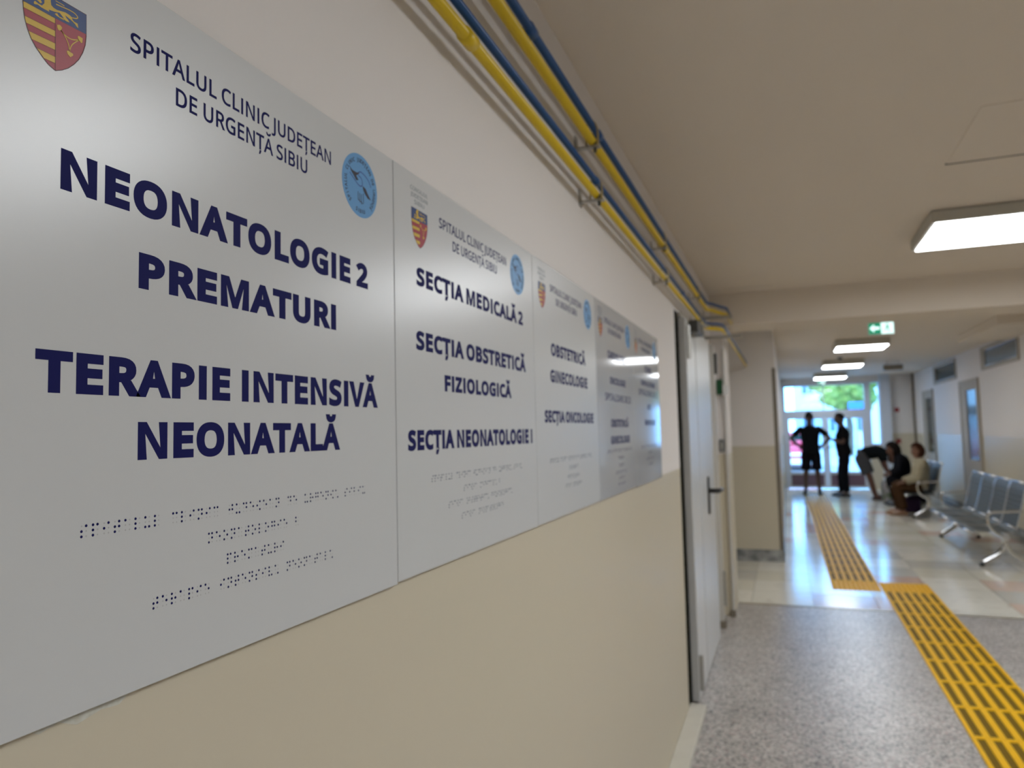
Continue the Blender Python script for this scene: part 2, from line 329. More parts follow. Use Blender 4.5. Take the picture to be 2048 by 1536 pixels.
# ================================================================== SIGN PANELS
GLY = json.loads('''{"A":[512,[[[437,0],[368,177],[141,177],[73,0],[0,0],[224,575],[289,575],[512,0]],[[255.5,500],[165,241],[346,241]]]],"B":[521,[[[241,573],[307,569],[361,558],[404,541],[434,515],[453,478],[459,431],[456,399],[446,371],[431,347],[409,328],[382,313],[350,304],[384,292],[415,279],[441,261],[461,236],[474,203],[478,163],[472,115],[454,74],[425,42],[385,19],[337,5],[279,0],[78,0],[78,573]],[[256,329],[318,335],[357,352],[377,382],[384,423],[376,463],[351,490],[308,506],[245,511],[150,511],[150,329]],[[150,269],[150,61],[265,61],[330,68],[371,91],[394,125],[401,168],[398,197],[388,221],[370,241],[344,256],[307,266],[260,269]]]],"C":[507,[[[323,517],[280,513],[241,502],[206,482],[178,456],[155,423],[139,383],[129,337],[125,286],[128,241],[135,200],[147,164],[175,117],[213,83],[262,62],[322,55],[359,57],[394,62],[427,69],[460,78],[460,15],[427,5],[393,-2],[356,-7],[312,-8],[257,-4],[208,8],[166,28],[130,56],[101,90],[78,131],[62,178],[52,230],[49,287],[51,329],[57,369],[67,406],[89,456],[120,499],[159,534],[206,559],[261,575],[324,581],[367,578],[409,572],[448,561],[482,547],[453,486],[425,497],[394,508],[360,515]]]],"D":[585,[[[536,292],[533,231],[521,177],[501,131],[474,91],[439,58],[399,33],[351,15],[297,4],[237,0],[78,0],[78,573],[254,573],[309,569],[359,558],[404,540],[443,516],[476,484],[502,446],[521,401],[533,350]],[[460,289],[457,337],[449,379],[435,415],[404,457],[361,487],[308,505],[244,511],[150,511],[150,62],[228,62],[299,68],[357,87],[402,119],[434,164],[454,220]]]],"E":[446,[[[398,0],[78,0],[78,573],[398,573],[398,509],[150,509],[150,330],[383,330],[383,268],[150,268],[150,63],[398,63]]]],"F":[416,[[[150,0],[78,0],[78,573],[398,573],[398,509],[150,509],[150,306],[383,306],[383,243],[150,243]]]],"G":[584,[[[326,302],[524,302],[524,22],[478,8],[431,-1],[380,-6],[323,-8],[267,-4],[217,8],[173,28],[136,55],[105,89],[81,130],[63,176],[52,229],[49,286],[53,343],[65,395],[84,442],[111,482],[145,517],[186,544],[233,564],[286,577],[346,581],[392,578],[437,572],[478,561],[516,547],[489,484],[457,497],[421,508],[382,515],[342,517],[298,514],[259,505],[225,489],[181,455],[150,409],[136,373],[127,332],[124,286],[127,243],[134,202],[146,166],[175,119],[216,84],[251,68],[292,58],[340,55],[375,56],[404,59],[452,68],[452,238],[326,238]]]],"H":[594,[[[516,0],[443,0],[443,267],[150,267],[150,0],[78,0],[78,573],[150,573],[150,330],[443,330],[443,573],[516,573]]]],"I":[245,[[[86,0],[86,573],[159,573],[159,0]]]],"J":[219,[[[-3,-152],[-21,-152],[-37,-150],[-63,-142],[-63,-81],[-35,-87],[-5,-89],[15,-87],[33,-81],[50,-70],[63,-53],[71,-29],[74,3],[74,573],[146,573],[146,9],[141,-42],[128,-82],[105,-113],[75,-135],[39,-148]]]],"L":[420,[[[78,0],[78,573],[150,573],[150,64],[400,64],[400,0]]]],"M":[727,[[[331,0],[144,480],[144,0],[78,0],[78,573],[181,573],[360,105],[539,573],[645,573],[645,0],[577,0],[577,480],[389,0]]]],"N":[609,[[[532,0],[450,0],[144,474],[144,0],[78,0],[78,573],[160,573],[466,99],[466,573],[532,573]]]],"O":[626,[[[577,287],[576,244],[570,204],[561,166],[540,116],[510,73],[473,38],[428,13],[375,-3],[314,-8],[251,-3],[196,13],[151,39],[114,73],[85,116],[65,167],[56,204],[51,245],[49,288],[52,344],[62,396],[78,442],[100,482],[130,517],[166,545],[208,565],[258,577],[314,581],[369,577],[417,565],[459,545],[495,517],[524,483],[547,442],[564,396],[574,344]],[[125,287],[127,241],[134,200],[145,163],[171,117],[207,83],[255,62],[314,55],[373,62],[420,83],[456,117],[481,163],[492,200],[499,241],[501,287],[496,354],[481,411],[456,457],[421,491],[373,511],[314,518],[255,511],[207,490],[171,457],[145,411],[134,374],[127,333]]]],"P":[485,[[[229,573],[297,568],[352,553],[393,528],[421,495],[439,454],[444,404],[441,370],[433,336],[417,306],[395,278],[364,255],[324,238],[275,227],[216,223],[150,223],[150,0],[78,0],[78,573]],[[223,511],[150,511],[150,285],[208,285],[258,288],[298,296],[330,311],[352,334],[365,363],[370,401],[361,449],[334,484],[289,504]]]],"R":[499,[[[236,573],[301,568],[353,555],[393,532],[422,500],[439,460],[444,410],[440,368],[427,334],[408,306],[385,285],[358,269],[330,257],[487,0],[403,0],[264,237],[150,237],[150,0],[78,0],[78,573]],[[232,510],[150,510],[150,298],[236,298],[296,304],[338,325],[362,359],[370,407],[366,440],[355,467],[336,486],[310,500],[275,507]]]],"S":[440,[[[403,153],[396,106],[378,66],[348,35],[307,11],[257,-3],[198,-8],[167,-7],[137,-5],[109,-1],[83,4],[61,11],[41,19],[41,88],[73,76],[113,65],[156,57],[201,55],[240,57],[273,66],[298,79],[316,98],[327,120],[330,147],[327,173],[318,194],[302,213],[277,230],[242,247],[196,265],[161,279],[131,294],[106,311],[85,330],[69,351],[57,375],[50,403],[48,435],[54,477],[71,513],[99,542],[136,563],[180,576],[231,581],[276,578],[318,572],[355,562],[389,549],[366,487],[336,499],[302,508],[266,515],[229,517],[196,515],[169,507],[148,494],[133,478],[124,457],[121,434],[124,407],[133,386],[149,367],[172,351],[204,335],[246,318],[293,299],[332,279],[362,255],[385,228],[398,194]]]],"T":[446,[[[259,0],[187,0],[187,509],[8,509],[8,573],[437,573],[437,509],[259,509]]]],"U":[586,[[[513,202],[507,146],[489,95],[459,52],[416,20],[380,4],[338,-5],[290,-8],[225,-2],[171,18],[128,50],[97,93],[78,144],[72,204],[72,573],[144,573],[144,201],[154,139],[182,93],[228,64],[294,55],[342,59],[379,73],[407,96],[427,126],[438,161],[442,202],[442,573],[513,573]]]],"V":[481,[[[481,573],[277,0],[204,0],[0,573],[75,573],[240,85],[405,573]]]],"Z":[459,[[[427,0],[30,0],[30,55],[332,508],[40,508],[40,573],[419,573],[419,518],[118,64],[427,64]]]],"Ț":[446,[[[259,0],[187,0],[187,509],[8,509],[8,573],[437,573],[437,509],[259,509]],[[274,-56],[269,-72],[261,-93],[238,-137],[224,-158],[210,-177],[172,-177],[172,-168],[185,-133],[197,-89],[204,-49],[274,-49]]]],"Ă":[512,[[[437,0],[368,177],[141,177],[73,0],[0,0],[224,575],[289,575],[512,0]],[[255.5,500],[165,241],[346,241]],[[379,803],[374,773],[361,747],[343,726],[318,709],[288,699],[253,696],[201,703],[163,725],[140,759],[130,803],[173,803],[178,784],[186,771],[197,762],[213,756],[232,754],[254,753],[274,754],[292,757],[308,762],[321,771],[330,785],[335,803]]]],"2":[459,[[[417,0],[38,0],[38,59],[188,210],[228,251],[261,287],[287,320],[306,353],[318,387],[322,424],[315,466],[294,496],[261,514],[221,520],[181,517],[147,506],[115,489],[83,466],[45,513],[68,531],[94,548],[122,561],[153,572],[186,578],[221,581],[270,576],[313,562],[347,540],[372,510],[388,472],[394,428],[389,385],[375,344],[353,305],[324,267],[288,227],[247,185],[128,67],[417,64]]]]}''')
MK = json.loads('''{"cp":{"outline":[[-2767,1364],[-2705,686],[-2581,-37],[-2371,-677],[-2042,-1378],[-1633,-1887],[-1140,-2363],[-599,-2786],[10,-3025],[577,-2715],[1131,-2286],[1648,-1703],[2083,-1069],[2431,-301],[2646,450],[2714,1258],[2703,3150]],"blue":[[-2765,1286],[-79,1350],[2697,1443],[2703,3150]],"y1":[[-2720,1312],[-78,1329],[-69,880],[-2696,790]],"y2":[[-2617,189],[-57,289],[-46,-241],[-2477,-329]],"y3":[[-2281,-867],[-48,-756],[-37,-1326],[-2001,-1417]],"y4":[[-1553,-1907],[-26,-1875],[-14,-2423],[-934,-2464]],"leaf1":[[79,877],[332,993],[528,868],[468,629],[342,520],[193,504],[83,673]],"leaf2":[[1934,895],[2068,943],[2386,916],[2361,519],[2258,444],[2098,554],[1937,726]],"leaf3":[[973,-882],[1102,-796],[1521,-860],[1546,-995],[1308,-1259],[1043,-1118]],"lion1":[[-1037,2435],[-1030,2072],[-1227,1757],[-1551,1756],[-1794,1840],[-1910,1673],[-1867,1537],[-1549,1656],[-1305,1591],[-1060,1586],[-607,1594],[-652,1753],[-152,1846],[269,1997],[530,1828],[662,1713],[750,1614],[925,1604],[1164,1650],[1052,1778],[875,1892],[742,2070],[1048,1986],[1269,1938],[1492,1848],[1671,1775],[1808,1636],[1966,1592],[1892,1936],[1579,1937],[1399,2051],[1374,2207],[1130,2284],[780,2301],[351,2188],[54,2106],[-242,2126],[-454,2234],[-501,2495],[-507,2780]],"lion2":[[-149,1703],[60,1840],[233,1666],[490,1681],[705,1715],[665,1568],[449,1576],[107,1596],[-20,1609]],"lion3":[[-1286,2617],[-1160,2446],[-994,2337],[-667,2483],[-465,2763],[-429,3072],[-640,3197],[-1009,3023]],"lion4":[[-1643,2249],[-1400,2227],[-1232,1998],[-1392,1866],[-1556,1976],[-1717,1965],[-1799,2079]]},"cl":{"stem":[[[-78,1329],[10,-3025]],43],"c1":[[[426,606],[819,355],[1388,315],[2052,594]],86],"c2":[[[426,606],[821,231],[1091,-216],[1233,-772]],76],"c3":[[[2052,594],[1527,7],[1314,-396],[1233,-772]],76],"tail":[[[1419,2189],[1795,2331],[1881,2527],[1564,2693],[1034,2694],[429,2607],[-39,2551]],86],"tail2":[[[-87,2814],[468,2817],[684,2792]],65]},"rp":{"wing1":[[-2642,2008],[-2004,1651],[-987,1622],[-97,1795],[-995,1162],[-413,687],[-1005,494],[-1581,968],[-2293,1471]],"wing2":[[625,182],[1382,-2],[1985,-664],[2752,-1287],[1974,-1264],[1214,-815],[767,-363]]},"rl":{"curve":[[[-2584,1127],[-1587,553],[-424,16],[322,44],[554,412],[340,1100],[-402,1359],[-545,1645],[56,2014],[1110,1860],[2178,1359],[2789,611]],160],"m1":[[[-588,-952],[-535,-2182]],140],"m2":[[[-146,-1065],[-94,-2384]],140],"m3":[[[302,-1095],[276,-2568]],140],"m4":[[[788,-862],[808,-2286]],140],"m5":[[[-606,-2037],[731,-2393]],120]}}''')
def clean(c):
    n = len(c); o = []
    for i in range(n):
        a, b, d = V(c[i-1]), V(c[i]), V(c[(i+1) % n])
        u, w_ = (b-a), (d-b)
        if u.length < 3: continue
        if abs(u.x*w_.y-u.y*w_.x) < .012*u.length*w_.length and u.dot(w_) > 0: continue
        o.append((b.x, b.y))
    return o
def area(c): return sum(c[i-1][0]*c[i][1]-c[i][0]*c[i-1][1] for i in range(len(c)))/2
def grow(c, d, outer):
    """mitred offset; outer contours grow, holes shrink"""
    c = clean(c)
    if (area(c) < 0) == outer: c = c[::-1]       # outer ccw, hole cw
    n = len(c); o = []
    for i in range(n):
        a, b, e = V(c[i-1]), V(c[i]), V(c[(i+1) % n])
        u = (b-a).normalized(); w_ = (e-b).normalized()
        n1 = V((u.y, -u.x)); n2 = V((w_.y, -w_.x)); m = (n1+n2)
        k = 2/max(m.length_squared, .8)
        o.append((b.x+d*m.x*k/1, b.y+d*m.y*k/1) if False else (b.x+d*m.x*min(k, 2.2), b.y+d*m.y*min(k, 2.2)))
    return o
GC = {}
def glyph(ch, w_):
    if (ch, w_) not in GC:
        adv, cs = GLY[ch]
        big = [area(c) for c in cs]
        res = []
        for c in cs:
            j = cs.index(c)
            res.append(grow(c, w_, not (j and not (j == len(cs)-1 and ch in 'ĂȚ') and ch != '2')))
        GC[(ch, w_)] = (adv, res)
    return GC[(ch, w_)]
def curve_mesh(splines, th=.0003):
    cu = bpy.data.curves.new('t', 'CURVE'); cu.dimensions = '2D'; cu.fill_mode = 'BOTH'; cu.extrude = th/2
    for s in splines:
        sp = cu.splines.new('POLY'); sp.points.add(len(s)-1)
        for p, q in zip(sp.points, s): p.co = (q[0], q[1], 0, 1)
        sp.use_cyclic_u = True
    o = bpy.data.objects.new('t', cu); COL.objects.link(o)
    dg = bpy.context.evaluated_depsgraph_get(); dg.update()
    me = bpy.data.meshes.new_from_object(o.evaluated_get(dg)); bpy.data.objects.remove(o); bpy.data.curves.remove(cu)
    return me
SX = .0085     # sign face
def place_yz(me, x):   # (u,v,w) -> (x+w, u, v): text reads left to right along +y
    for v in me.vertices: u, q, w_ = v.co; v.co = (x+w_, u, q)
    return me
def child_mesh(name, me, m, parent):
    for v in me.vertices: v.co = v.co-parent.location
    return link(name, me, m, parent)
def text(s, y0, y1, z0, z1, wt, m, parent, name='lettering', sp=1.0, x=SX):
    pen = 0; spl = []
    for ch in s:
        if ch == ' ': pen += 190; continue
        adv, cs = glyph(ch, wt)
        for c in cs: spl.append([(a+pen, b) for a, b in c])
        pen += adv*sp+wt*1.3
    xs = [a for c in spl for a, b in c]; a0, a1 = min(xs), max(xs)
    kz = (z1-z0)/(573+2*wt); ky = (y1-y0)/(a1-a0)
    spl = [[(y0+(a-a0)*ky, z0+(b+wt)*kz) for a, b in c] for c in spl]
    return child_mesh(name, place_yz(curve_mesh(spl), x), m, parent)
BR = dict(a='1', b='12', c='14', d='145', e='15', f='124', g='1245', h='125', i='24', j='245', l='123', m='134', n='1345', o='135', p='1234', r='1235', s='234', t='2345', u='136', v='1236', z='1356')
BR['ț'] = '246'; BR['ă'] = '16'; BR['1'] = '1'; BR['2'] = '12'
def braille(lines, parent):
    full = bmesh.new(); mt = bmesh.new()
    def disc(bm, y, z, r, inner=0, n=10):
        if inner:
            a = [bm.verts.new((SX+.0001, y+r*math.cos(2*PI*k/n), z+r*math.sin(2*PI*k/n))) for k in range(n)]
            b = [bm.verts.new((SX+.0001, y+inner*math.cos(2*PI*k/n), z+inner*math.sin(2*PI*k/n))) for k in range(n)]
            for k in range(n): bm.faces.new((a[k], a[(k+1) % n], b[(k+1) % n], b[k]))
        else:
            a = [bm.verts.new((SX-.0002, y+r*math.cos(2*PI*k/n), z+r*math.sin(2*PI*k/n))) for k in range(n)]
            b = [bm.verts.new((SX+.0004, y+.7*r*math.cos(2*PI*k/n), z+.7*r*math.sin(2*PI*k/n))) for k in range(n)]
            for k in range(n): bm.faces.new((a[k], a[(k+1) % n], b[(k+1) % n], b[k]))
            bm.faces.new(b)
    for s, y0, y1, zt, zb in lines:
        n = len(s)-1; pitch = (y1-y0-.0042)/n; dz = (zt-zb)/2
        for i, ch in enumerate(s):
            if ch == ' ': continue
            on = BR[ch]
            for k in range(6):
                y = y0+i*pitch+(.0042 if k > 2 else 0); z = zt-dz*(k % 3)
                if str(k+1) in on: disc(full, y, z, .00135)
                else: disc(mt, y, z, .00065, .0004, 8)
    tag(fin('braille_dots', full, M_navy, parent), kind='stuff')
    tag(fin('blank_braille_dots', mt, M_dot, parent), kind='stuff')
def ribbon(pts, wdt):
    o = []; q = []
    P = [V(p) for p in pts]
    for i in range(len(P)):
        t = (P[min(i+1, len(P)-1)]-P[max(i-1, 0)]).normalized(); nn = V((-t.y, t.x))*wdt/2
        o.append(tuple(P[i]+nn)); q.append(tuple(P[i]-nn))
    return o+q[::-1]
def crest(yc, zc, parent, k=1.0):
    T = lambda pts: [(yc+a*1e-5*k, zc+b*1e-5*k) for a, b in pts]
    P = MK['cp']; out = P['outline']+[[-2767, 3150]]
    e = child_mesh('crest', place_yz(curve_mesh([T(out)], .0002), SX), M_red, parent)
    def add(name, polys, m, dx): 
        me = place_yz(curve_mesh([T(p) for p in polys], .0002), SX+dx)
        for v in me.vertices: v.co -= parent.location
        return link(name, me, m, e)
    add('blue_chief', [P['blue']+[[-2767, 3150]]], M_blue, .0001)
    add('gold_bars', [P['y1'], P['y2'], P['y3'], P['y4']], M_gold, .0001)
    L = MK['cl']
    edge = out+[out[0]]
    lines = [ribbon(edge[:-1], 55), ribbon([edge[-2], edge[-1]], 55), ribbon(L['stem'][0], 45)]
    for a in ('y1', 'y2', 'y3', 'y4'):
        q = P[a]; lines += [ribbon([q[0], q[1]], 26), ribbon([q[2], q[3]], 26)]
    for n_, l in enumerate(lines): pass
    bms = bmesh.new()
    for l in lines:
        h = len(l)//2
        for i in range(h-1):
            pts = T([l[i], l[i+1], l[-2-i], l[-1-i]])
            bms.faces.new([bms.verts.new((SX+.00025, a, b)) for a, b in pts])
    fin('outline', bms, M_line, e) if False else None
    off = parent.location
    me = bpy.data.meshes.new('outline'); bmesh.ops.translate(bms, verts=bms.verts, vec=-off); bms.to_mesh(me); bms.free(); link('outline', me, M_line, e)
    bms = bmesh.new()
    for nme in ('c1', 'c2', 'c3', 'tail', 'tail2'):
        pts, wd = L[nme]; sm = [(p.x, p.y) for p in bend([(a, b, 0) for a, b in pts], 4)]
        l = ribbon(sm, wd); h = len(l)//2
        for i in range(h-1):
            bms.faces.new([bms.verts.new((SX+.0003, a, b)) for a, b in T([l[i], l[i+1], l[-2-i], l[-1-i]])])
    bmesh.ops.translate(bms, verts=bms.verts, vec=-off)
    me = bpy.data.meshes.new('gold_strokes'); bms.to_mesh(me); bms.free(); link('gold_strokes', me, M_gold, e)
    add('gold_leaves', [P['leaf1'], P['leaf2'], P['leaf3']], M_gold, .0002)
    for q in ('lion1', 'lion2', 'lion3', 'lion4'): add('lion', [P[q]], M_gold, .0002+.00003*int(q[-1]))
def roundel(yc, zc, parent, detail=True):
    R = .0447
    e = child_mesh('round_emblem', place_yz(curve_mesh([[(yc+R*math.cos(2*PI*i/64), zc+R*math.sin(2*PI*i/64)) for i in range(64)]], .0002), SX), M_disc, parent)
    T = lambda pts: [(yc+a*1e-5, zc+b*1e-5) for a, b in pts]
    def add(name, polys, m, dx):
        me = place_yz(curve_mesh([T(p) for p in polys], .0002), SX+dx)
        for v in me.vertices: v.co -= parent.location
        link(name, me, m, e)
    add('wings', [MK['rp']['wing1'], MK['rp']['wing2']], M_black, .0002)
    bms = bmesh.new(); bm2 = bmesh.new()
    for nme, (pts, wd) in MK['rl'].items():
        sm = [(p.x, p.y) for p in bend([(a, b, 0) for a, b in pts], 4)]
        l = ribbon(sm, wd); h = len(l)//2; tgt = bms if nme == 'curve' else bm2
        for i in range(h-1):
            tgt.faces.new([tgt.verts.new((SX+.0002, a, b)) for a, b in T([l[i], l[i+1], l[-2-i], l[-1-i]])])
    for nm, b_, m_ in (('curved_stroke', bms, M_dblue), ('zigzag_mark', bm2, M_black)):
        bmesh.ops.translate(b_, verts=b_.verts, vec=-parent.location); me = bpy.data.meshes.new(nm); b_.to_mesh(me); b_.free(); link(nm, me, m_, e)
    # ring of words
    spl = []
    def arc(s, a0, a1, rad, hgt, flip=False):
        n = len(s); k = hgt/590
        for i, ch in enumerate(s):
            if ch == ' ': continue
            an = math.radians(a0+(a1-a0)*i/(n-1)); _, cs = glyph(ch, 12)
            adv = GLY[ch][0]
            for c in cs:
                pp = []
                for a, b in c:
                    u = (a-adv/2)*k; q = rad+b*k if not flip else rad-b*k
                    if flip: u = -u
                    pp.append((yc+q*math.cos(an)+u*math.sin(an), zc+q*math.sin(an)-u*math.cos(an)))
                spl.append(pp)
    arc('SPITALUL CLINIC JUDEȚEAN DE URGENȚĂ', 226, -42, .0335, .0055)
    arc('SIBIU', 255, 285, .0385, .0055, True)
    me = place_yz(curve_mesh(spl, .0002), SX+.0002)
    for v in me.vertices: v.co -= parent.location
    link('ring_lettering', me, M_black, e)

def sign(y0, y1, z0, z1, gloss, label, k=0):
    e = empty('sign_panel', (0, (y0+y1)/2, (z0+z1)/2), label, 'sign', 'row of square department signs on the left wall')
    dx = .0002*k
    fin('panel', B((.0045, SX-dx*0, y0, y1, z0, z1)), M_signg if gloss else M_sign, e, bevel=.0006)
    for a in (.05, y1-y0-.08):
        for b in (.05, z1-z0-.08): fin('standoff', B((.0, .0045, y0+a, y0+a+.03, z0+b, z0+b+.03)), M_edge, e)
    return e
def header(e, yc_crest, y0a, y1a, y0b, y1b, yr, wt=15, m=None):
    m = m or M_navy
    for j, s in enumerate(('CONSILIUL', 'JUDEȚEAN', 'SIBIU')):
        hw = (.030, .029, .017)[j]; z = 1.8925-.0105*j
        text(s, yc_crest-hw, yc_crest+hw, z, z+.0068, 0, M_grey_ink, e)
    text('SPITALUL CLINIC JUDEȚEAN', y0a, y1a, 1.8555, 1.8735, wt, m, e)
    text('DE URGENȚĂ SIBIU', y0b, y1b, 1.8265, 1.8445, wt, m, e)
    crest(yc_crest, 1.8325, e); roundel(yr, 1.8500, e)

s1 = sign(.318, .9475, 1.2835, 1.9195, False, 'nearest and largest sign panel, reading NEONATOLOGIE 2 and PREMATURI')
header(s1, .4045, .476, .787, .529, .7365, .8565)
text('NEONATOLOGIE 2', .411, .874, 1.7065, 1.7405, 53, M_navy, s1, sp=1.02)
text('PREMATURI', .488, .796, 1.639, 1.672, 53, M_navy, s1)
text('TERAPIE INTENSIVĂ', .393, .897, 1.5405, 1.5745, 50, M_navy, s1)
text('NEONATALĂ', .489, .803, 1.484, 1.518, 50, M_navy, s1)
braille([('spitalul clinic județean de urgență sibiu', .435, .860, 1.4325, 1.424), ('neonatologie 2', .575, .716, 1.4075, 1.399), ('prematuri', .601, .689, 1.383, 1.3745), ('terapie intensivă neonatală', .508, .784, 1.3585, 1.350)], s1)

s2 = sign(.9495, 1.592, 1.286, 1.920, False, 'second sign panel from the left, reading SECȚIA MEDICALĂ 2', 1)
header(s2, 1.0325, 1.104, 1.423, 1.157, 1.368, 1.4905)
text('SECȚIA MEDICALĂ 2', 1.019, 1.520, 1.740, 1.770, 51, M_navy, s2)
text('SECȚIA OBSTRETICĂ', 1.015, 1.532, 1.636, 1.6665, 51, M_navy, s2)
text('FIZIOLOGICĂ', 1.115, 1.437, 1.574, 1.602, 53, M_navy, s2)
text('SECȚIA NEONATOLOGIE I', .984, 1.565, 1.4765, 1.5085, 56, M_navy, s2)
braille([('spitalul clinic județean de urgență sibiu', 1.062, 1.489, 1.4335, 1.425), ('secția medicală 2', 1.187, 1.361, 1.409, 1.4005), ('secția obstretică fiziologică', 1.124, 1.426, 1.3855, 1.377), ('secția neonatologie', 1.176, 1.376, 1.3615, 1.353)], s2)

s3 = sign(1.594, 2.187, 1.2865, 1.920, False, 'third sign panel from the left, reading OBSTETRICĂ GINECOLOGIE', 0)
header(s3, 1.6635, 1.730, 2.030, 1.779, 1.979, 2.099)
text('OBSTETRICĂ', 1.725, 2.057, 1.692, 1.724, 50, M_navy, s3)
text('GINECOLOGIE', 1.714, 2.072, 1.625, 1.6565, 50, M_navy, s3)
text('SECȚIA ONCOLOGIE', 1.661, 2.131, 1.524, 1.554, 54, M_navy, s3)
braille([('spitalul clinic județean de urgență sibiu', 1.694, 2.097, 1.4345, 1.426), ('obstetrică', 1.858, 1.950, 1.410, 1.4015), ('ginecologie', 1.846, 1.956, 1.3855, 1.377), ('secția oncologie', 1.822, 1.981, 1.3635, 1.355)], s3)

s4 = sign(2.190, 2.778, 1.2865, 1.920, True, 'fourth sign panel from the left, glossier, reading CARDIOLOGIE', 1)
header(s4, 2.2585, 2.314, 2.618, 2.366, 2.566, 2.687)
text('CARDIOLOGIE', 2.348, 2.630, 1.742, 1.768, 46, M_navy, s4)
text('ONCOLOGIE', 2.370, 2.620, 1.657, 1.681, 46, M_navy, s4)
text('SPITALIZARE DE ZI', 2.295, 2.702, 1.600, 1.6245, 14, M_navy, s4)
text('OBSTETRICĂ', 2.367, 2.650, 1.5125, 1.539, 50, M_navy, s4)
text('GINECOLOGIE', 2.359, 2.665, 1.456, 1.4825, 50, M_navy, s4)
braille([('spitalul clinic județean de urgență sibiu', 2.304, 2.691, 1.4365, 1.428), ('cardiologie', 2.46, 2.55, 1.410, 1.4015), ('oncologie', 2.47, 2.55, 1.385, 1.3765), ('spitalizare de zi', 2.42, 2.59, 1.362, 1.3535), ('obstetrică', 2.46, 2.56, 1.342, 1.3335), ('ginecologie', 2.45, 2.57, 1.321, 1.3125)], s4)

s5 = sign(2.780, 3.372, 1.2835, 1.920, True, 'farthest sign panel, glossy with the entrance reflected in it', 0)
header(s5, 2.846, 2.906, 3.213, 2.96, 3.16, 3.272)
text('ORL', 3.02, 3.20, 1.742, 1.768, 46, M_navy, s5)
text('UROLOGIE', 2.925, 3.265, 1.684, 1.706, 46, M_navy, s5)
text('SPITALIZARE DE ZI', 2.872, 3.306, 1.642, 1.666, 14, M_navy, s5)
text('ATI', 3.05, 3.13, 1.586, 1.608, 50, M_navy, s5)
text('RADIOLOGIE', 2.985, 3.235, 1.520, 1.543, 50, M_navy, s5)
braille([('spitalul clinic județean de urgență sibiu', 2.89, 3.28, 1.4365, 1.428), ('urologie', 3.05, 3.13, 1.410, 1.4015), ('spitalizare de zi', 3.0, 3.17, 1.385, 1.3765), ('radiologie', 3.05, 3.14, 1.362, 1.3535)], s5)

# ================================================================== PIPES
JY = 5.32
def pipe(name, label, m, x, z, r, end, jog, fits):
    e = empty(name, (x, 2, z), label, 'pipe', 'gas pipes along the top of the left wall')
    if jog == 'hi': path = [(x, -4, z), (x, JY+.03, z), (x+.03, JY+.09, z), (x+.085, JY+.27, z), (x+.115, JY+.34, z), (x+.118, JY+.42, z), (x+.118, end, z)]
    else: path = [(x, -4, z), (x, JY-.11, z), (x+.02, JY-.06, z), (x+.07, JY-.01, z), (x+.10, JY+.05, z), (x+.105, JY+.12, z), (x+.105, end, z)]
    fin('pipe_run', tube(path, r, 12), m, e, smooth=True)
    for fy in fits: fin('pipe_coupling', tube([(x, fy-.02, z), (x, fy+.02, z)], r*1.28, 12), m, e, smooth=True)
pipe('yellow_pipe', 'yellow gas pipe, lowest of the four along the left wall', M_yel, .05, 2.206, .0115, 8.7, 'lo', (1.15,))
pipe('blue_pipe', 'thin blue pipe just above the lowest yellow pipe', M_blu, .055, 2.2415, .0088, 8.7, 'lo', (2.07, 4.0))
pipe('yellow_pipe', 'upper yellow gas pipe nearer the ceiling', M_yel, .05, 2.358, .0135, 6.2, 'hi', (3.45,))
pipe('blue_pipe', 'topmost blue pipe against the left wall', M_blu, .052, 2.406, .0105, 6.2, 'hi', (1.5, 2.13))
def bracket(y, z, h, label):
    e = empty('pipe_bracket', (0, y, z), label, 'bracket', 'pipe brackets on the left wall')
    fin('bracket_arm', B((0, .075, y-.010, y+.010, z-.022, z-.0165), (0, .004, y-.012, y+.012, z-.03, z+.02)), M_steel, e)
    fin('bracket_clip', tube(bend([(.034, y, z-.018), (.034, y, z+h*.6), (.05, y, z+h), (.068, y, z+h*.6), (.068, y, z-.018)], 3), .003, 6), M_brass, e)
    fin('bracket_bolt', tube([(.06, y, z-.036), (.06, y, z+.0)], .005, 8), M_dark, e)
for i, y in enumerate((.2, 2.05, 3.35, 4.75)):
    bracket(y, 2.358, .062, ['metal bracket behind the viewer on the upper pipe pair', 'metal bracket on the upper pipe pair above the second sign', 'metal bracket on the upper pipe pair above the farthest sign', 'metal bracket on the upper pipe pair above the door'][i])
    bracket(y+.03, 2.206, .05, ['metal bracket behind the viewer on the lower pipe pair', 'metal bracket on the lower pipe pair above the second sign', 'metal bracket on the lower pipe pair above the farthest sign', 'metal bracket on the lower pipe pair above the door'][i])
for (z, y, x1, lb) in ((2.335, 5.62, .21, 'upper steel channel strut carrying pipes by the beam'), (2.18, 5.58, .275, 'lower steel channel strut carrying pipes above the door end')):
    e = empty('channel_strut', (0, y, z), lb, 'strut')
    fin('channel', B((0, x1, y-.018, y+.018, z-.012, z+.002), (0, x1, y-.018, y-.013, z+.002, z+.008), (0, x1, y+.013, y+.018, z+.002, z+.008)), M_steel, e)
    fin('base_plate', B((0, .006, y-.04, y+.04, z-.05, z+.05)), M_steel, e)

